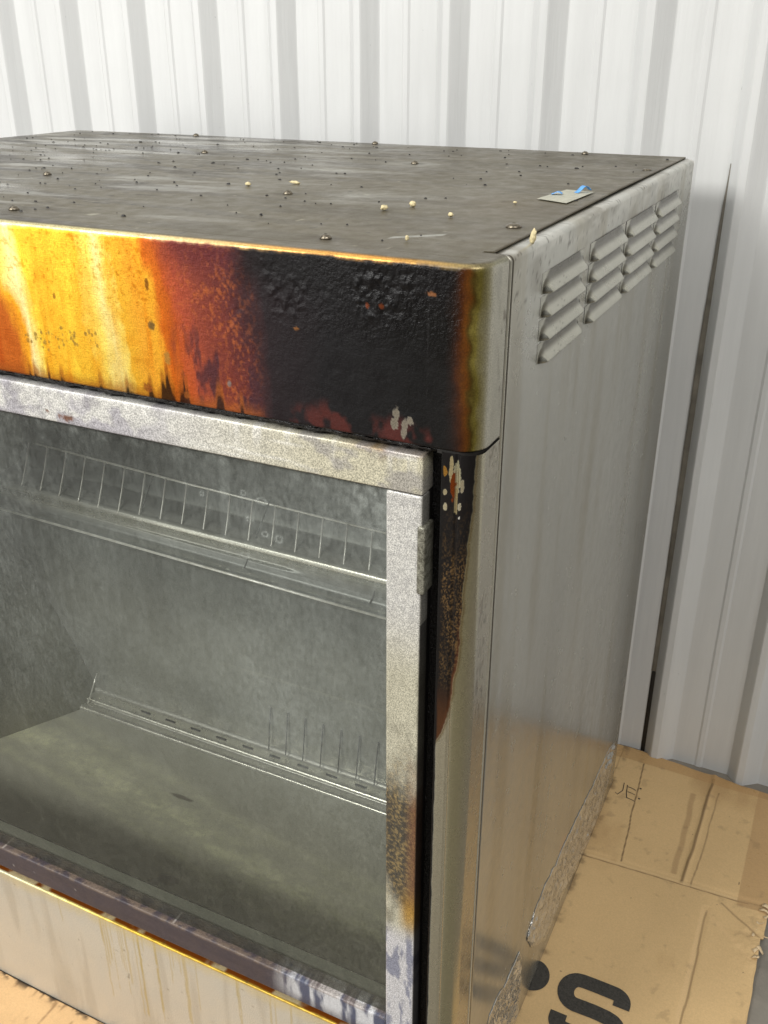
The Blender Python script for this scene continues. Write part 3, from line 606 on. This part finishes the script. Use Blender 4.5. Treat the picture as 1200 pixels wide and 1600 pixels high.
def post_col(x, y, z):
    n = len(x); a = ALF     # 0 at the left front edge, ~.013 at the groove, ~.035 where the side starts
    c = const(n, (178, 172, 152)) * (0.92 + 0.15 * fbm(a * 300, z * 6, 2))[:, None]
    c = mix(c, const(n, (150, 144, 112)), 0.7 * sm(0.012, 0.018, a) * sm(0.034, 0.022, a))
    c = mix(c, const(n, (188, 182, 168)), 0.8 * sm(0.034, 0.038, a))
    # black baked stain: full width at the top, ends in a point
    wdt = np.interp(z, [0.60, 0.625, 0.65, 0.70, 0.75, 0.80, 0.83, 0.868], [-0.004, 0.006, 0.0135, 0.0195, 0.0215, 0.0235, 0.0255, 0.0275]) + 0.003 * (fbm(z * 90, z * 0, 4) - 0.5)
    k = sm(wdt + 0.0008, wdt - 0.0008, a)
    rim = sm(wdt + 0.003, wdt, a) * (1 - k); c = mix(c, const(n, (112, 88, 40)), rim * 0.7)
    blk = const(n, (13, 10, 10)); blk = mix(blk, const(n, (74, 38, 16)), sm(wdt - 0.004, wdt, a) * sm(0.76, 0.68, z)); blk = mix(blk, const(n, (66, 38, 16)), sm(0.68, 0.63, z) * 0.9)
    g = fbm(a * 1300, z * 900, 7, 2); gz = np.exp(-((z - 0.755) / 0.045) ** 2) + 0.7 * np.exp(-((z - 0.70) / 0.03) ** 2)
    blk = mix(blk, const(n, (120, 92, 54)), np.clip(gz, 0, 1) * sm(0.42, 0.80, g) * 0.55 * (0.3 + 0.7 * sm(0.4, 0.6, fbm(a * 130, z * 40, 87))) * sm(0.0, 0.005, a))
    c = mix(c, blk, k)
    # chips at the top
    for qa, qz, ra, rz, cc in ((0.0075, 0.856, 0.0016, 0.010, (186, 172, 134)), (0.0125, 0.850, 0.004, 0.012, (186, 180, 150)), (0.0095, 0.844, 0.0022, 0.012, (128, 62, 26)), (0.012, 0.832, 0.0012, 0.012, (176, 160, 120)), (0.0022, 0.854, 0.002, 0.004, (176, 130, 60)), (0.003, 0.838, 0.0016, 0.0022, (196, 184, 150)), (0.0035, 0.826, 0.0016, 0.003, (210, 200, 170)), (0.0175, 0.845, 0.0014, 0.0055, (186, 176, 150)), (0.016, 0.8285, 0.0012, 0.003, (200, 192, 168)), (0.016, 0.8195, 0.0007, 0.0009, (230, 225, 215)),
                               (0.0002, 0.800, 0.0006, 0.002, (220, 215, 205)), (0.0003, 0.765, 0.0006, 0.003, (220, 215, 205)), (0.0002, 0.71, 0.0006, 0.006, (220, 215, 205))):
        d = np.hypot((a - qa) / ra, (z - qz) / rz) + 0.8 * (fbm(a * 700, z * 400, 2) - 0.5); kk = sm(1.05, 0.85, d); c = mix(c, const(n, cc), kk); k = k * (1 - kk)
    # left edge in the gap: tar
    e_ = sm(0.0022, 0.0004, a - 0.0012 * fbm(z * 70, z * 0, 6)); c = mix(c, const(n, (14, 12, 11)), e_)
    # rust freckles on the side face and the grey ghost of a torn sticker
    h = fbm(a * 500, z * 260, 12, 2); c = mix(c, const(n, (92, 74, 52)), 0.7 * sm(0.035, 0.04, a) * sm(0.60, 0.72, h) * sm(0.80, 0.87, z))
    gh = sm(0.50, 0.60, fbm(a * 330, z * 150, 33, 3)) * sm(0.038, 0.041, a) * sm(0.057, 0.054, a) * sm(0.60, 0.64, z) * sm(0.765, 0.74, z); c = mix(c, const(n, (128, 118, 106)), 0.65 * gh)
    r = 0.26 + 0 * a + k * 0.2; m_ = 0.9 * (1 - k) * (1 - e_)
    return c, r, m_, 0.02 + 0.6 * k
post = grid('corner_post', np.stack([A_, C_, Bz], -1), M_post, cab, colfn=post_col, flip=False)
post['label'] = 'rounded steel corner post with a tapering black burnt stain'
# dark backing behind the post / side groove
rbox('groove_filler', (-0.012, 0.0385, 0.01), (-0.0022, 0.0545, 0.994), M_dark, cab, r=0.0005, step=0.2)
rbox('door_jamb', (-0.075, 0.0215, 0.19), (-0.0285, 0.045, 0.869), M_tar, cab, r=0.001, step=0.02)

# ---- grease bead under the fascia
U = np.linspace(XL + 0.01, -0.0295, 1500); th = np.linspace(0, 2 * np.pi, 13)
UU, TT = np.meshgrid(U, th, indexing='ij')
rad = 0.0022 + 0.0042 * (fbm(UU * 160, TT * 1.3, 4, 3) - 0.35); rad = np.clip(rad, 0.0008, 0.006)
zb = 0.8685 + 0.0022 * (fbm(UU * 60, UU * 0, 8) - 0.5)
bead = grid('grease_bead', np.stack([UU, 0.0045 - 0.9 * rad * np.cos(TT), zb + rad * np.sin(TT) * 0.95], -1), M_tar, cab, flip=True)
bead['label'] = 'lumpy black baked grease along the seam above the door'
U = np.linspace(0.0, 1, 60)
# thin dark strip along the seam, continuing round the corner
s2 = np.linspace(-0.012, RC * np.pi / 2 + 0.0215, 60); qx, qy, qn, qm = rim_path(s2)
Pq = np.array([[(a_ - n1 * 0.0018, b_ - n2 * 0.0018, zc) for zc in (0.8665, 0.8712)] for a_, b_, n1, n2 in zip(qx, qy, qn, qm)])
grid('seam_gap_strip', Pq, M_dark, cab); bpy.data.objects['seam_gap_strip'].name = 'dark_seam_strip'

# ---- door
door = bpy.data.objects.new('door', None); COL.objects.link(door); door.parent = cab; door.location = Vector((-0.5, 0.0, 0.54)) - cab.location
DZ0, DZ1 = 0.2175, 0.8625; DXR = -0.0416; DXL = -0.975
def frame_col(kind):
    def f(x, y, z):
        n = len(x)
        sp_ = fbm(x * 420, z * 420, 3, 3)
        pale = const(n, (216, 214, 208)); lav = const(n, (170, 166, 174))
        if kind == 'top':
            c = mix(pale, lav, 0.8 * sm(0.45, 0.65, fbm(x * 50, z * 60, 5)) * sm(-0.20, -0.34, x))
            c = mix(c, const(n, (206, 200, 176)), sm(-0.30, -0.10, x))
            c = mix(c, c * 0.7, sm(0.50, 0.75, sp_) * 0.4)
            dr = sm(0.52, 0.7, fbm(x * 120, z * 14, 15)) * sm(0.838, 0.86, z); c = mix(c, const(n, (232, 230, 224)), 0.6 * dr)
            c = mix(c, const(n, (120, 84, 34)), 0.8 * np.exp(-(((x + 0.074) / 0.010) ** 2 + ((z - 0.861) / 0.006) ** 2)) * sm(0.35, 0.6, fbm(x * 200, z * 200, 6)))
            c = mix(c, const(n, (120, 84, 34)), 0.6 * sm(0.8575, 0.862, z + 0.003 * (fbm(x * 80, x * 0, 5) - 0.5)) * sm(-0.12, -0.08, x))
            sc_ = sm(0.60, 0.72, fbm(x * 26 + z * 300, z * 420, 61, 2)) * sm(0.45, 0.6, fbm(x * 14, z * 30, 62)); c = mix(c, const(n, (240, 238, 230)), 0.5 * sc_)
            bl = sm(0.56, 0.70, fbm(x * 46, z * 90, 63, 5)); c = mix(c, const(n, (150, 146, 150)), 0.55 * bl)
            for qx, qz, r0 in ((-0.378, 0.8375, 0.0035), (-0.385, 0.838, 0.002), (-0.398, 0.8405, 0.0018), (-0.372, 0.8385, 0.0025)):
                d = np.hypot((x - qx) / r0, (z - qz) / r0) + 0.8 * (fbm(x * 600, z * 600, 2) - 0.5); c = mix(c, const(n, (112, 66, 34)), sm(1.1, 0.8, d) * 0.9)
            c = mix(c, const(n, (30, 24, 20)), 0.9 * (z < DZ1 - 0.0305))
        elif kind == 'stile':
            c = mix(pale, const(n, (160, 158, 158)), sm(0.47, 0.60, sp_) * 0.35)
            c = mix(c, const(n, (196, 190, 160)), sm(0.74, 0.66, z) * 0.7)
            up = fbm(x * 160, z * 50, 11); d_ = 0.002 * 0
            dark = sm(0.60, 0.53, z + 0.05 * (up - 0.5)) * sm(0.395, 0.43, z + 0.03 * (up - .5) + (x + 0.056) * 1.6)
            dcol = mix(const(n, (56, 50, 44)), const(n, (190, 160, 100)), 0.55 * sm(0.46, 0.7, fbm(x * 650, z * 500, 22, 3)))
            dcol = mix(dcol, const(n, (126, 74, 34)), sm(-0.055, -0.043, x) * 0.75)
            c = mix(c, dcol, dark * 0.92)
            c = mix(c, const(n, (120, 116, 100)), 0.55 * sm(0.70, 0.60, z) * sm(0.42, 0.7, fbm(x * 120, z * 60, 31)) * (1 - dark))
            gold = np.exp(-((z - 0.405) / 0.022) ** 2) * sm(-0.062, -0.048, x); c = mix(c, const(n, (186, 144, 64)), 0.85 * gold)
            lo_ = sm(0.395, 0.365, z); c = mix(c, mix(const(n, (214, 212, 214)), const(n, (140, 142, 160)), 0.9 * sm(0.48, 0.6, fbm(x * 150, z * 40, 5))), lo_ * (1 - dark))
            c = mix(c, const(n, (24, 19, 16)), sm(-0.0428, -0.0419, x) * 0.9 * (z < 0.72)); c = mix(c, const(n, (92, 88, 76)), sm(-0.0428, -0.0419, x) * 0.7 * (z > 0.72))
            c = mix(c, const(n, (22, 18, 16)), 0.95 * (y > 0.012))
        elif kind == 'bottom':
            c = const(n, (68, 60, 66)) * (0.8 + 0.4 * fbm(x * 30, z * 200, 3))[:, None]
            st_ = sm(0.40, 0.60, fbm(x * 160, z * 22, 7)); rgt = sm(-0.215, -0.165, x); c = mix(c, mix(const(n, (206, 206, 208)), const(n, (84, 88, 108)), 1 - st_), rgt * (0.35 + 0.65 * sm(0.218, 0.235, z)))
            h = vn(x * 330, z * 330, 9); c = mix(c, const(n, (196, 190, 184)), 0.8 * sm(0.965, 0.99, h))
            e1 = sm(0.2475, 0.2495, z); c = mix(c, const(n, (138, 118, 96)), 0.5 * e1 * sm(0.35, 0.6, fbm(x * 90, y * 90, 3)))
        r = 0.42 + 0.15 * fbm(x * 60, z * 60, 4); met = np.full(n, 0.35)
        if kind == 'bottom': met = met * 0.3
        return c, r, met, 0.3 + 0 * x
    return f
Yd0, Yd1 = -0.0005, 0.019
def sub(o): return o
rbox('top_rail', (DXL, Yd0, DZ1 - 0.0315), (DXR, Yd1, DZ1), M_frame, door, r=0.0016, step=0.002, colfn=frame_col('top'))
rbox('stile', (DXR - 0.0298, Yd0 + 0.0003, DZ0), (DXR, Yd1, DZ1 - 0.0318), M_frame, door, r=0.0016, step=0.0014, colfn=frame_col('stile'))
rbox('stile', (DXL, Yd0 + 0.0003, DZ0), (DXL + 0.0298, Yd1, DZ1 - 0.0318), M_frame, door, r=0.0016, step=0.008, colfn=frame_col('stile'))
rbox('bottom_rail', (DXL + 0.0301, Yd0 - 0.0005, DZ0 + 0.001), (DXR - 0.0301, Yd1, 0.2515), M_frame, door, r=0.0018, step=0.002, colfn=frame_col('bottom'))
# bent finger pull on the right stile
def pull_col(x, y, z):
    n = len(x); c = const(n, (150, 148, 134)); c = mix(c, const(n, (84, 80, 68)), 0.7 * sm(0.45, 0.6, fbm(x * 400 + y * 400, z * 400, 4))); return c, 0.4 + 0 * x, 0.4 + 0 * x, 0.5 + 0 * x
rbox('finger_pull', (-0.0452, -0.0022, 0.749), (-0.0385, 0.016, 0.807), M_frame, door, r=0.0022, step=0.002, colfn=pull_col)
# glass
def glass_col(x, y, z):
    n = len(x)
    cloud = fbm(x * 6, z * 5, 2, 6); fine = fbm(x * 70, z * 50, 6, 5); streak = fbm(x * 130, z * 12, 9)
    a = 0.14 + 0.26 * sm(0.30, 0.8, cloud) * sm(0.45, 0.62, z) * sm(-0.62, -0.40, x) + 0.07 * sm(0.3, 0.8, fine) + 0.05 * sm(0.4, 0.8, streak) * sm(0.5, 0.7, z)
    a += 0.10 * sm(-0.30, -0.08, x) 
    # caked corner at the top right and along the top edge
    d = np.minimum((0.8305 - z), (-0.0716 - x) * 0.9); dd = np.hypot(np.clip(0.10 - (0.8305 - z), 0, 1), np.clip(0.10 - (-0.0716 - x), 0, 1))
    cr = sm(0.085, 0.125, dd + 0.03 * (fbm(x * 90, z * 90, 4) - 0.5)); a += 0.38 * cr * sm(0.40, 0.65, fbm(x * 160, z * 160, 14))
    a += 0.25 * sm(0.016, 0.0, 0.8305 - z) * sm(0.5, 0.7, fbm(x * 90, z * 90, 24)) * (x > -0.42)
    # wipe mark of pale grease and rings
    wp = sm(0.006, 0.003, np.abs(x + 0.222 - (z - 0.79) * 0.08)) * sm(0.73, 0.75, z + 0.01 * fine); a += 0.13 * wp
    for qx, qz, rx, rz in ((-0.2035, 0.799, 0.0022, 0.0022), (-0.186, 0.795, 0.0045, 0.0026), (-0.199, 0.776, 0.003, 0.0022), (-0.1845, 0.7655, 0.0028, 0.0022), (-0.171, 0.764, 0.003, 0.003), (-0.206, 0.741, 0.0036, 0.0022), (-0.245, 0.790, 0.002, 0.002)):
        q = np.hypot((x - qx) / rx, (z - qz) / rz); a += 0.55 * np.exp(-((q - 1) / 0.25) ** 2)
    a *= 1 - 0.25 * sm(0.5, 0.35, z)
    # smeared haze at lower left
    c = const(n, (182, 187, 181)); c = mix(c, const(n, (182, 180, 162)), sm(0.55, 0.40, z))
    return c, np.clip(a * 0.50, 0.02, 0.75), 0 * x, 0 * x
X, Zg = np.meshgrid(np.linspace(DXL + 0.0295, DXR - 0.0295, 640), np.linspace(0.2500, 0.8315, 420), indexing='ij')
gl_o = grid('glass_pane', np.stack([X, 0.006 + 0 * X, Zg], -1), M_glass, door, colfn=glass_col, flip=False)
gl_o['label'] = 'greasy scratched glass pane'

# ---- lower panel below the door
XR = -0.0300; ZP = 0.2065
pz = [(0.0015, 0.004)] + [(0.0, z) for z in np.linspace(0.005, ZP - 0.002, 130)] + [(0.002 * (1 - math.cos(a)), ZP - 0.002 + 0.002 * math.sin(a)) for a in np.linspace(0.15, math.pi / 2, 8)] + [(y, ZP) for y in np.linspace(0.0024, 0.022, 20)]
pz = np.array(pz); xv = np.linspace(XL, XR, 700)
Xp, Yp = np.meshgrid(xv, pz[:, 0], indexing='ij'); _, Zp = np.meshgrid(xv, pz[:, 1], indexing='ij')
def low_col(x, y, z):
    n = len(x); c = const(n, (196, 191, 178)) * (0.93 + 0.14 * fbm(x * 5, z * 12, 2))[:, None]
    c = mix(c, const(n, (166, 158, 142)), 0.4 * sm(0.5, 0.7, fbm(x * 45, z * 4, 12)))
    # mustard runs
    rs = np.random.RandomState(5)
    for _ in range(30):
        qx = rs.choice([-0.512, -0.44, -0.40, -0.37, -0.33, -0.25, -0.2], p=[.12, .2, .22, .18, .1, .09, .09]) + rs.randn() * 0.014; ln = 0.02 + 0.12 * rs.rand(); wd = 0.0008 + 0.0016 * rs.rand()
        q = np.abs(x - qx - 0.003 * (fbm(z * 60, z * 0 + qx * 9, 4) - 0.5)); k = sm(wd, wd * 0.3, q) * sm(ZP - ln - 0.01, ZP - ln, z); c = mix(c, const(n, (176, 156, 96)), k * 0.5)
    k = sm(0.186, 0.2035, z + 0.012 * (fbm(x * 60, x * 0, 3) - 0.5)); c = mix(c, const(n, (204, 186, 132)), 0.5 * k)
    top_ = sm(ZP - 0.0030, ZP - 0.001, z); c = mix(c, ramp(x, [(-0.6, (236, 232, 196)), (-0.5, (238, 222, 140)), (-0.4, (206, 168, 60)), (-0.2, (190, 156, 62))]) * (0.6 + 0.6 * fbm(x * 120, x * 0, 6))[:, None], top_)
    ins = sm(0.0016, 0.0030, y + 0.002 * (fbm(x * 60, x * 0, 5) - .5)); c = mix(c, mix(const(n, (120, 62, 14)), const(n, (188, 170, 130)), sm(0.60, 0.7, fbm(x * 28, y * 20, 9))), ins)
    h = vn(x * 150, z * 150, 6); c = mix(c, const(n, (96, 76, 50)), 0.5 * sm(0.965, 0.985, h))
    return c, 0.36 + 0.1 * fbm(x * 20, z * 20, 3), np.where(ins > 0.5, 0.2, 0.4), 0.12 + 0 * x
lp = grid('lower_panel', np.stack([Xp, Yp, Zp], -1), M_fascia, cab, colfn=low_col, flip=True)
lp['label'] = 'lower front panel with mustard grease runs and an amber top edge'
rbox('sooty_lining', (XL + 0.01, 0.0225, 0.19), (-0.072, 0.040, 0.2440), M_dark, cab, r=0.001, step=0.1)
rbox('side_panel', (XL, 0.022, 0.004), (XL + 0.0012, 0.7397, 0.9985), M_dark, cab, r=0.0004, step=0.3)
rbox('back_panel', (XL + 0.002, 0.7380, 0.004), (-0.21, 0.7395, 0.9980), M_dark, cab, r=0.0004, step=0.3)

# ---- cooking cavity
def cav_col(x, y, z):
    n = len(x); c = const(n, (150, 150, 132)) * (0.8 + 0.4 * fbm(x * 8, y * 10 + z * 6, 3))[:, None]
    return c, 0.4 + 0 * x, 0.3 + 0 * x, 0.3 + 0 * x
def floor_col(x, y, z):
    n = len(x); c = const(n, (184, 183, 166)) * (0.80 + 0.36 * fbm(x * 9, y * 9, 3))[:, None]
    # pale powdery band running along the tray
    yc = 0.165 - 0.15 * (x + 0.15) + 0.03 * (fbm(x * 5, x * 0, 3) - 0.5)
    b1 = np.exp(-(np.abs(y - yc) / 0.030) ** 1.6); b2 = np.exp(-((y - yc - 0.055) / 0.012) ** 2) + np.exp(-((y - yc + 0.045) / 0.008) ** 2)
    tex = (0.45 + 0.55 * sm(0.30, 0.70, fbm(x * 30, y * 70, 13, 5))) * (0.7 + 0.3 * sm(0.3, 0.6, fbm(x * 160, y * 160, 23, 3)))
    c = mix(c, const(n, (246, 246, 208)), np.clip(b1 * 1.0 + 0.35 * b2, 0, 1) * tex)
    c = mix(c, const(n, (70, 64, 54)), 0.6 * sm(0.55, 0.75, fbm(x * 24, y * 40, 5)) * sm(0.12, 0.06, y))
    c = mix(c, const(n, (62, 54, 42)), 0.8 * sm(0.5, 0.62, fbm(x * 50, y * 50, 15)) * sm(-0.22, -0.12, x) * sm(0.11, 0.05, y))
    for qx, qy, rx, ry in ((-0.452, 0.128, 0.018, 0.008), (-0.467, 0.119, 0.010, 0.007), (-0.53, 0.262, 0.02, 0.004)):
        d = np.hypot((x - qx) / rx, (y - qy) / ry) + 0.4 * (fbm(x * 90, y * 90, 2) - .5); c = mix(c, const(n, (66, 58, 44)), 0.85 * sm(1.1, 0.8, d))
    h = vn(x * 200, y * 200, 7); c = mix(c, const(n, (222, 220, 196)), 0.6 * sm(0.955, 0.985, h)); 
    return c, 0.45 + 0.1 * fbm(x * 20, y * 20, 6), 0.0 + 0 * x, 0.3 + 0 * x
M_cavs = steel_stained('grimy cavity steel', gscale=500, gamt=(0.85, 1.15), bumpd=0.0012, bscale=120)
X, Y = np.meshgrid(np.linspace(-0.93, -0.062, 420), np.linspace(0.030, 0.357, 200), indexing='ij')
grid('floor_pan', np.stack([X, Y, 0.14 + 0.0015 * (fbm(X * 6, Y * 6, 2) - .5)], -1), M_cavs, cab, colfn=floor_col, flip=False)
bk = [(0.357, 0.14), (0.3575, 0.144), (0.3605, 0.1465), (0.372, 0.1475), (0.3725, 0.1515), (0.376, 0.1535), (0.392, 0.154), (0.397, 0.160), (0.398, 0.283), (0.398, 0.290), (0.399, 0.430), (0.393, 0.438), (0.384, 0.441), (0.3815, 0.4455), (0.385, 0.450), (0.398, 0.453), (0.4015, 0.462), (0.402, 0.478), (0.3995, 0.487)]
bk += [(0.404 - 0.0075 * math.cos(a), 0.492 + 0.0085 * math.sin(a)) for a in np.linspace(-0.2, 1.9, 8)] + [(0.420, 0.5045), (0.452, 0.506), (0.470, 0.53), (0.472, 0.60), (0.470, 0.66), (0.43, 0.76), (0.30, 0.835), (0.03, 0.838)]
bk = np.array(bk); xb = np.linspace(-0.96, -0.062, 60)
Xb, Yb = np.meshgrid(xb, bk[:, 0], indexing='ij'); _, Zb = np.meshgrid(xb, bk[:, 1], indexing='ij')
def back_col(x, y, z):
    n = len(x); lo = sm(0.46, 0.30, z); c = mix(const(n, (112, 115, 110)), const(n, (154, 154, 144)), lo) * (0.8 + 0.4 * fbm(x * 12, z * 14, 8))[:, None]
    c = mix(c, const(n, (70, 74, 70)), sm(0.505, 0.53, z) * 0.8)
    ed = np.exp(-((z - 0.494) / 0.010) ** 2) + 0.9 * np.exp(-((z - 0.1455) / 0.0025) ** 2) + 0.9 * np.exp(-((z - 0.1528) / 0.002) ** 2) + 0.5 * np.exp(-((z - 0.2865) / 0.002) ** 2) * sm(-0.58, -0.45, x)
    c = mix(c, const(n, (244, 242, 226)), np.clip(ed, 0, 1) * 0.9)  # pale lines paint the highlights along the folds
    return c, 0.36 - 0.1 * np.clip(ed, 0, 1), 0.3 + 0.6 * np.clip(ed, 0, 1), 0.25 + 0 * x
# denser rows so the bright folds resolve
tt = np.concatenate([[0], np.cumsum(np.linalg.norm(np.diff(bk, axis=0), axis=1))]); ti = np.unique(np.concatenate([tt, np.linspace(0, tt[-1], 220)])); bk2 = np.stack([np.interp(ti, tt, bk[:, 0]), np.interp(ti, tt, bk[:, 1])], 1)
Xb, Yb = np.meshgrid(np.linspace(-0.96, -0.062, 140), bk2[:, 0], indexing='ij'); _, Zb = np.meshgrid(np.linspace(-0.96, -0.062, 140), bk2[:, 1], indexing='ij')
Zb = Zb + (-(Xb + 0.26) * 0.024 + 0.006) * sm(0.30, 0.42, Zb) * sm(0.62, 0.5, Zb) * np.where(Zb < 0.47, 1.0, 0.45)
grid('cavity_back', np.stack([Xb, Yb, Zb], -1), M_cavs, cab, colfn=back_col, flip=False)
# left cheek follows the tapering tray, right cheek straight
Pl = np.array([[(-0.80 - q * 0.157, 0.40, z), (-0.8016 - q * 0.155, 0.366, z), (-0.8687 - q * 0.088, 0.2434, z), (-0.93 - q * 0.027, 0.12, z), (-0.94 - q * 0.017, 0.022, z)] for z, q in [(0.139 + 0.28 * k / 16, (k / 16) ** 1.3) for k in range(17)]])
grid('cavity_cheek', Pl, M_cavs, cab, colfn=cav_col, flip=False)
Pl = np.array([[(-0.958, y, z) for y in np.linspace(0.022, 0.475, 20)] for z in np.linspace(0.418, 0.84, 30)])
grid('cavity_cheek', Pl, M_cavs, cab, colfn=cav_col, flip=False, smooth=False)
Pr = np.array([[(-0.064, y, z) for y in np.linspace(0.022, 0.475, 20)] for z in np.linspace(0.139, 0.84, 30)])
grid('cavity_cheek', Pr, M_cavs, cab, colfn=cav_col, flip=True, smooth=False)
tube('rack_rail', [(-0.955, 0.380, 0.4716), (-0.50, 0.3800, 0.4601), (-0.066, 0.380, 0.4497)], 0.0019, M_rod, cab, 12)
tube('corner_wire', [(-0.799, 0.368, 0.146), (-0.786, 0.385, 0.20)], 0.0012, M_rod, cab, 8)
def sill_col(x, y, z):
    n = len(x); c = const(n, (186, 190, 172)) * (0.9 + 0.2 * fbm(x * 20, y * 80, 3))[:, None]; return c, 0.45 + 0 * x, 0.4 + 0 * x, 0.2 + 0 * x
rbox('inner_sill', (-0.93, 0.0195, 0.244), (-0.066, 0.036, 0.2475), M_cavs, cab, r=0.001, step=0.01, colfn=sill_col)
# slotted strip between the two bright folds
for k in range(26):
    x0 = -0.70 + k * 0.0245
    if k % 2 == 0: tube('drain_slot', [(x0, 0.384, 0.1543), (x0 + 0.018, 0.384, 0.1543)], 0.0014, M_dark, cab, 8)
# wire guard
gd = bpy.data.objects.new('wire_guard', None); COL.objects.link(gd); gd.parent = cab; gd.location = Vector((-0.5, 0.43, 0.53)) - cab.location
tube('guard_rail', [(-0.90, 0.4405, 0.5655), (-0.60, 0.4405, 0.5530), (-0.07, 0.4405, 0.5395)], 0.0017, M_rod, gd, 10)
first = None
for k in range(21):
    x0 = -0.3053 - 0.0377 * (k - 4); zt = 0.5395 + (-0.07 - x0) * 0.0262
    zt = np.interp(-x0, [0.07, 0.60, 0.90], [0.5395, 0.5530, 0.5655])
    x1 = x0 + 0.012
    tube('guard_rod', [(x0, 0.4385, zt), (x0 + 0.006, 0.420, zt - 0.028), (x1, 0.4015, zt - 0.051), (x1 + 0.0004, 0.398, zt - 0.055)], 0.0013, M_rod, gd, 8)
for xx in (-0.66, -0.46, -0.26):
    tube('guard_stay', [(xx, 0.43, 0.56), (xx - 0.03, 0.395, 0.455)], 0.0009, M_cavtop, gd, 6)
# lower rack wires seen dimly over the tray back
for k in range(14):
    x0 = -0.46 + 0.03 * k
    tube('rack_wire', [(x0, 0.389, 0.160), (x0 + 0.004, 0.3955, 0.235)], 0.0009, M_dark, cab, 6)

# ------------------------------------------------------------------ crumbs lying on the top
def crumb(x, y, sx, sy, sz, label, rot=0.0, seed=0, z=1.0008):
    sx, sy, sz = sx * 0.8, sy * 0.8, sz * 0.85
    bm = bmesh.new(); bmesh.ops.create_icosphere(bm, subdivisions=3, radius=1.0)
    rs = random.Random(seed)
    o1 = [rs.uniform(-9, 9) for _ in range(3)]
    from mathutils import noise
    for v in bm.verts:
        d = noise.fractal(v.co * 1.9 + Vector(o1), 0.8, 2.0, 3); v.co = v.co * (1 + 0.32 * d)
        v.co.x *= sx; v.co.y *= sy; v.co.z *= sz
    me = bpy.data.meshes.new('crumb'); bm.to_mesh(me); bm.free()
    for p in me.polygons: p.use_smooth = True
    o = bpy.data.objects.new('foam_crumb', me); me.materials.append(M_crumb); COL.objects.link(o); o.location = (x, y, z + sz * 0.75); o.rotation_euler = (0.1, 0.1, rot)
    tag(o, label, 'crumb', 'foam crumbs on the cabinet top')
crumb(-0.0030, 0.100, 0.0026, 0.004, 0.0065, 'tall pale yellow foam chunk standing on the seam beside the largest screw head', 0.4, 1, 0.9985)
crumb(-0.3172, 0.2937, 0.0070, 0.0025, 0.0016, 'small oblong tan chip lying flat in the middle of the top', 0.1, 2)
crumb(-0.3513, 0.2604, 0.0035, 0.003, 0.0022, 'ragged cream flake left of the oblong tan chip', 0.7, 3)
crumb(-0.147, 0.207, 0.0036, 0.003, 0.0028, 'round yellow foam crumb, rearmost of the crumbs near the pale scrape', 0.2, 4)
crumb(-0.1602, 0.178, 0.0042, 0.003, 0.0026, 'pointed cream crumb just in front of the round yellow one', 1.1, 5)
crumb(-0.096, 0.170, 0.003, 0.0026, 0.0020, 'tiny pale crumb between the pointed crumb and the large screw', 1.9, 6)
crumb(-0.073, 0.262, 0.0024, 0.002, 0.0012, 'tiny white crumb on the brown dust just left of the sticker', 1.4, 7)
crumb(-0.0826, 0.0567, 0.0016, 0.0016, 0.0022, 'small grey bead at the front edge left of the pale scrape', 1.4, 8)

# fine burnt grit scattered over the top: nobody could count it
bm = bmesh.new(); rs = random.Random(12)
for _ in range(420):
    x = rs.uniform(-0.98, -0.02); y = rs.uniform(0.03, 0.73)
    if rs.random() > 0.25 + 0.75 * min(1, max(0, (-x - 0.1) / 0.6)): continue
    r = rs.uniform(0.0004, 0.0011) * (1.5 if rs.random() < 0.12 else 1); st = rs.uniform(1, 2.6); an = rs.uniform(-0.5, 0.5); n_ = rs.randint(5, 7)
    ring = []; up = []
    for k in range(n_):
        a = 2 * math.pi * k / n_; q = r * rs.uniform(0.6, 1.2); dx, dy = q * st * math.cos(a), q * math.sin(a)
        X_ = x + dx * math.cos(an) - dy * math.sin(an); Y_ = y + dx * math.sin(an) + dy * math.cos(an)
        ring.append(bm.verts.new((X_, Y_, 1.0002))); up.append(bm.verts.new((x + (X_ - x) * 0.6, y + (Y_ - y) * 0.6, 1.0008 + r * rs.uniform(0.3, 0.7))))
    for k in range(n_): bm.faces.new((ring[k], ring[(k + 1) % n_], up[(k + 1) % n_], up[k]))
    bm.faces.new(up)
me = bpy.data.meshes.new('grit'); bm.to_mesh(me); bm.free()
o = link('grit', me, M_dark); tag(o, 'dark burnt grit scattered over the dusty cabinet top', 'grit', kind='stuff')
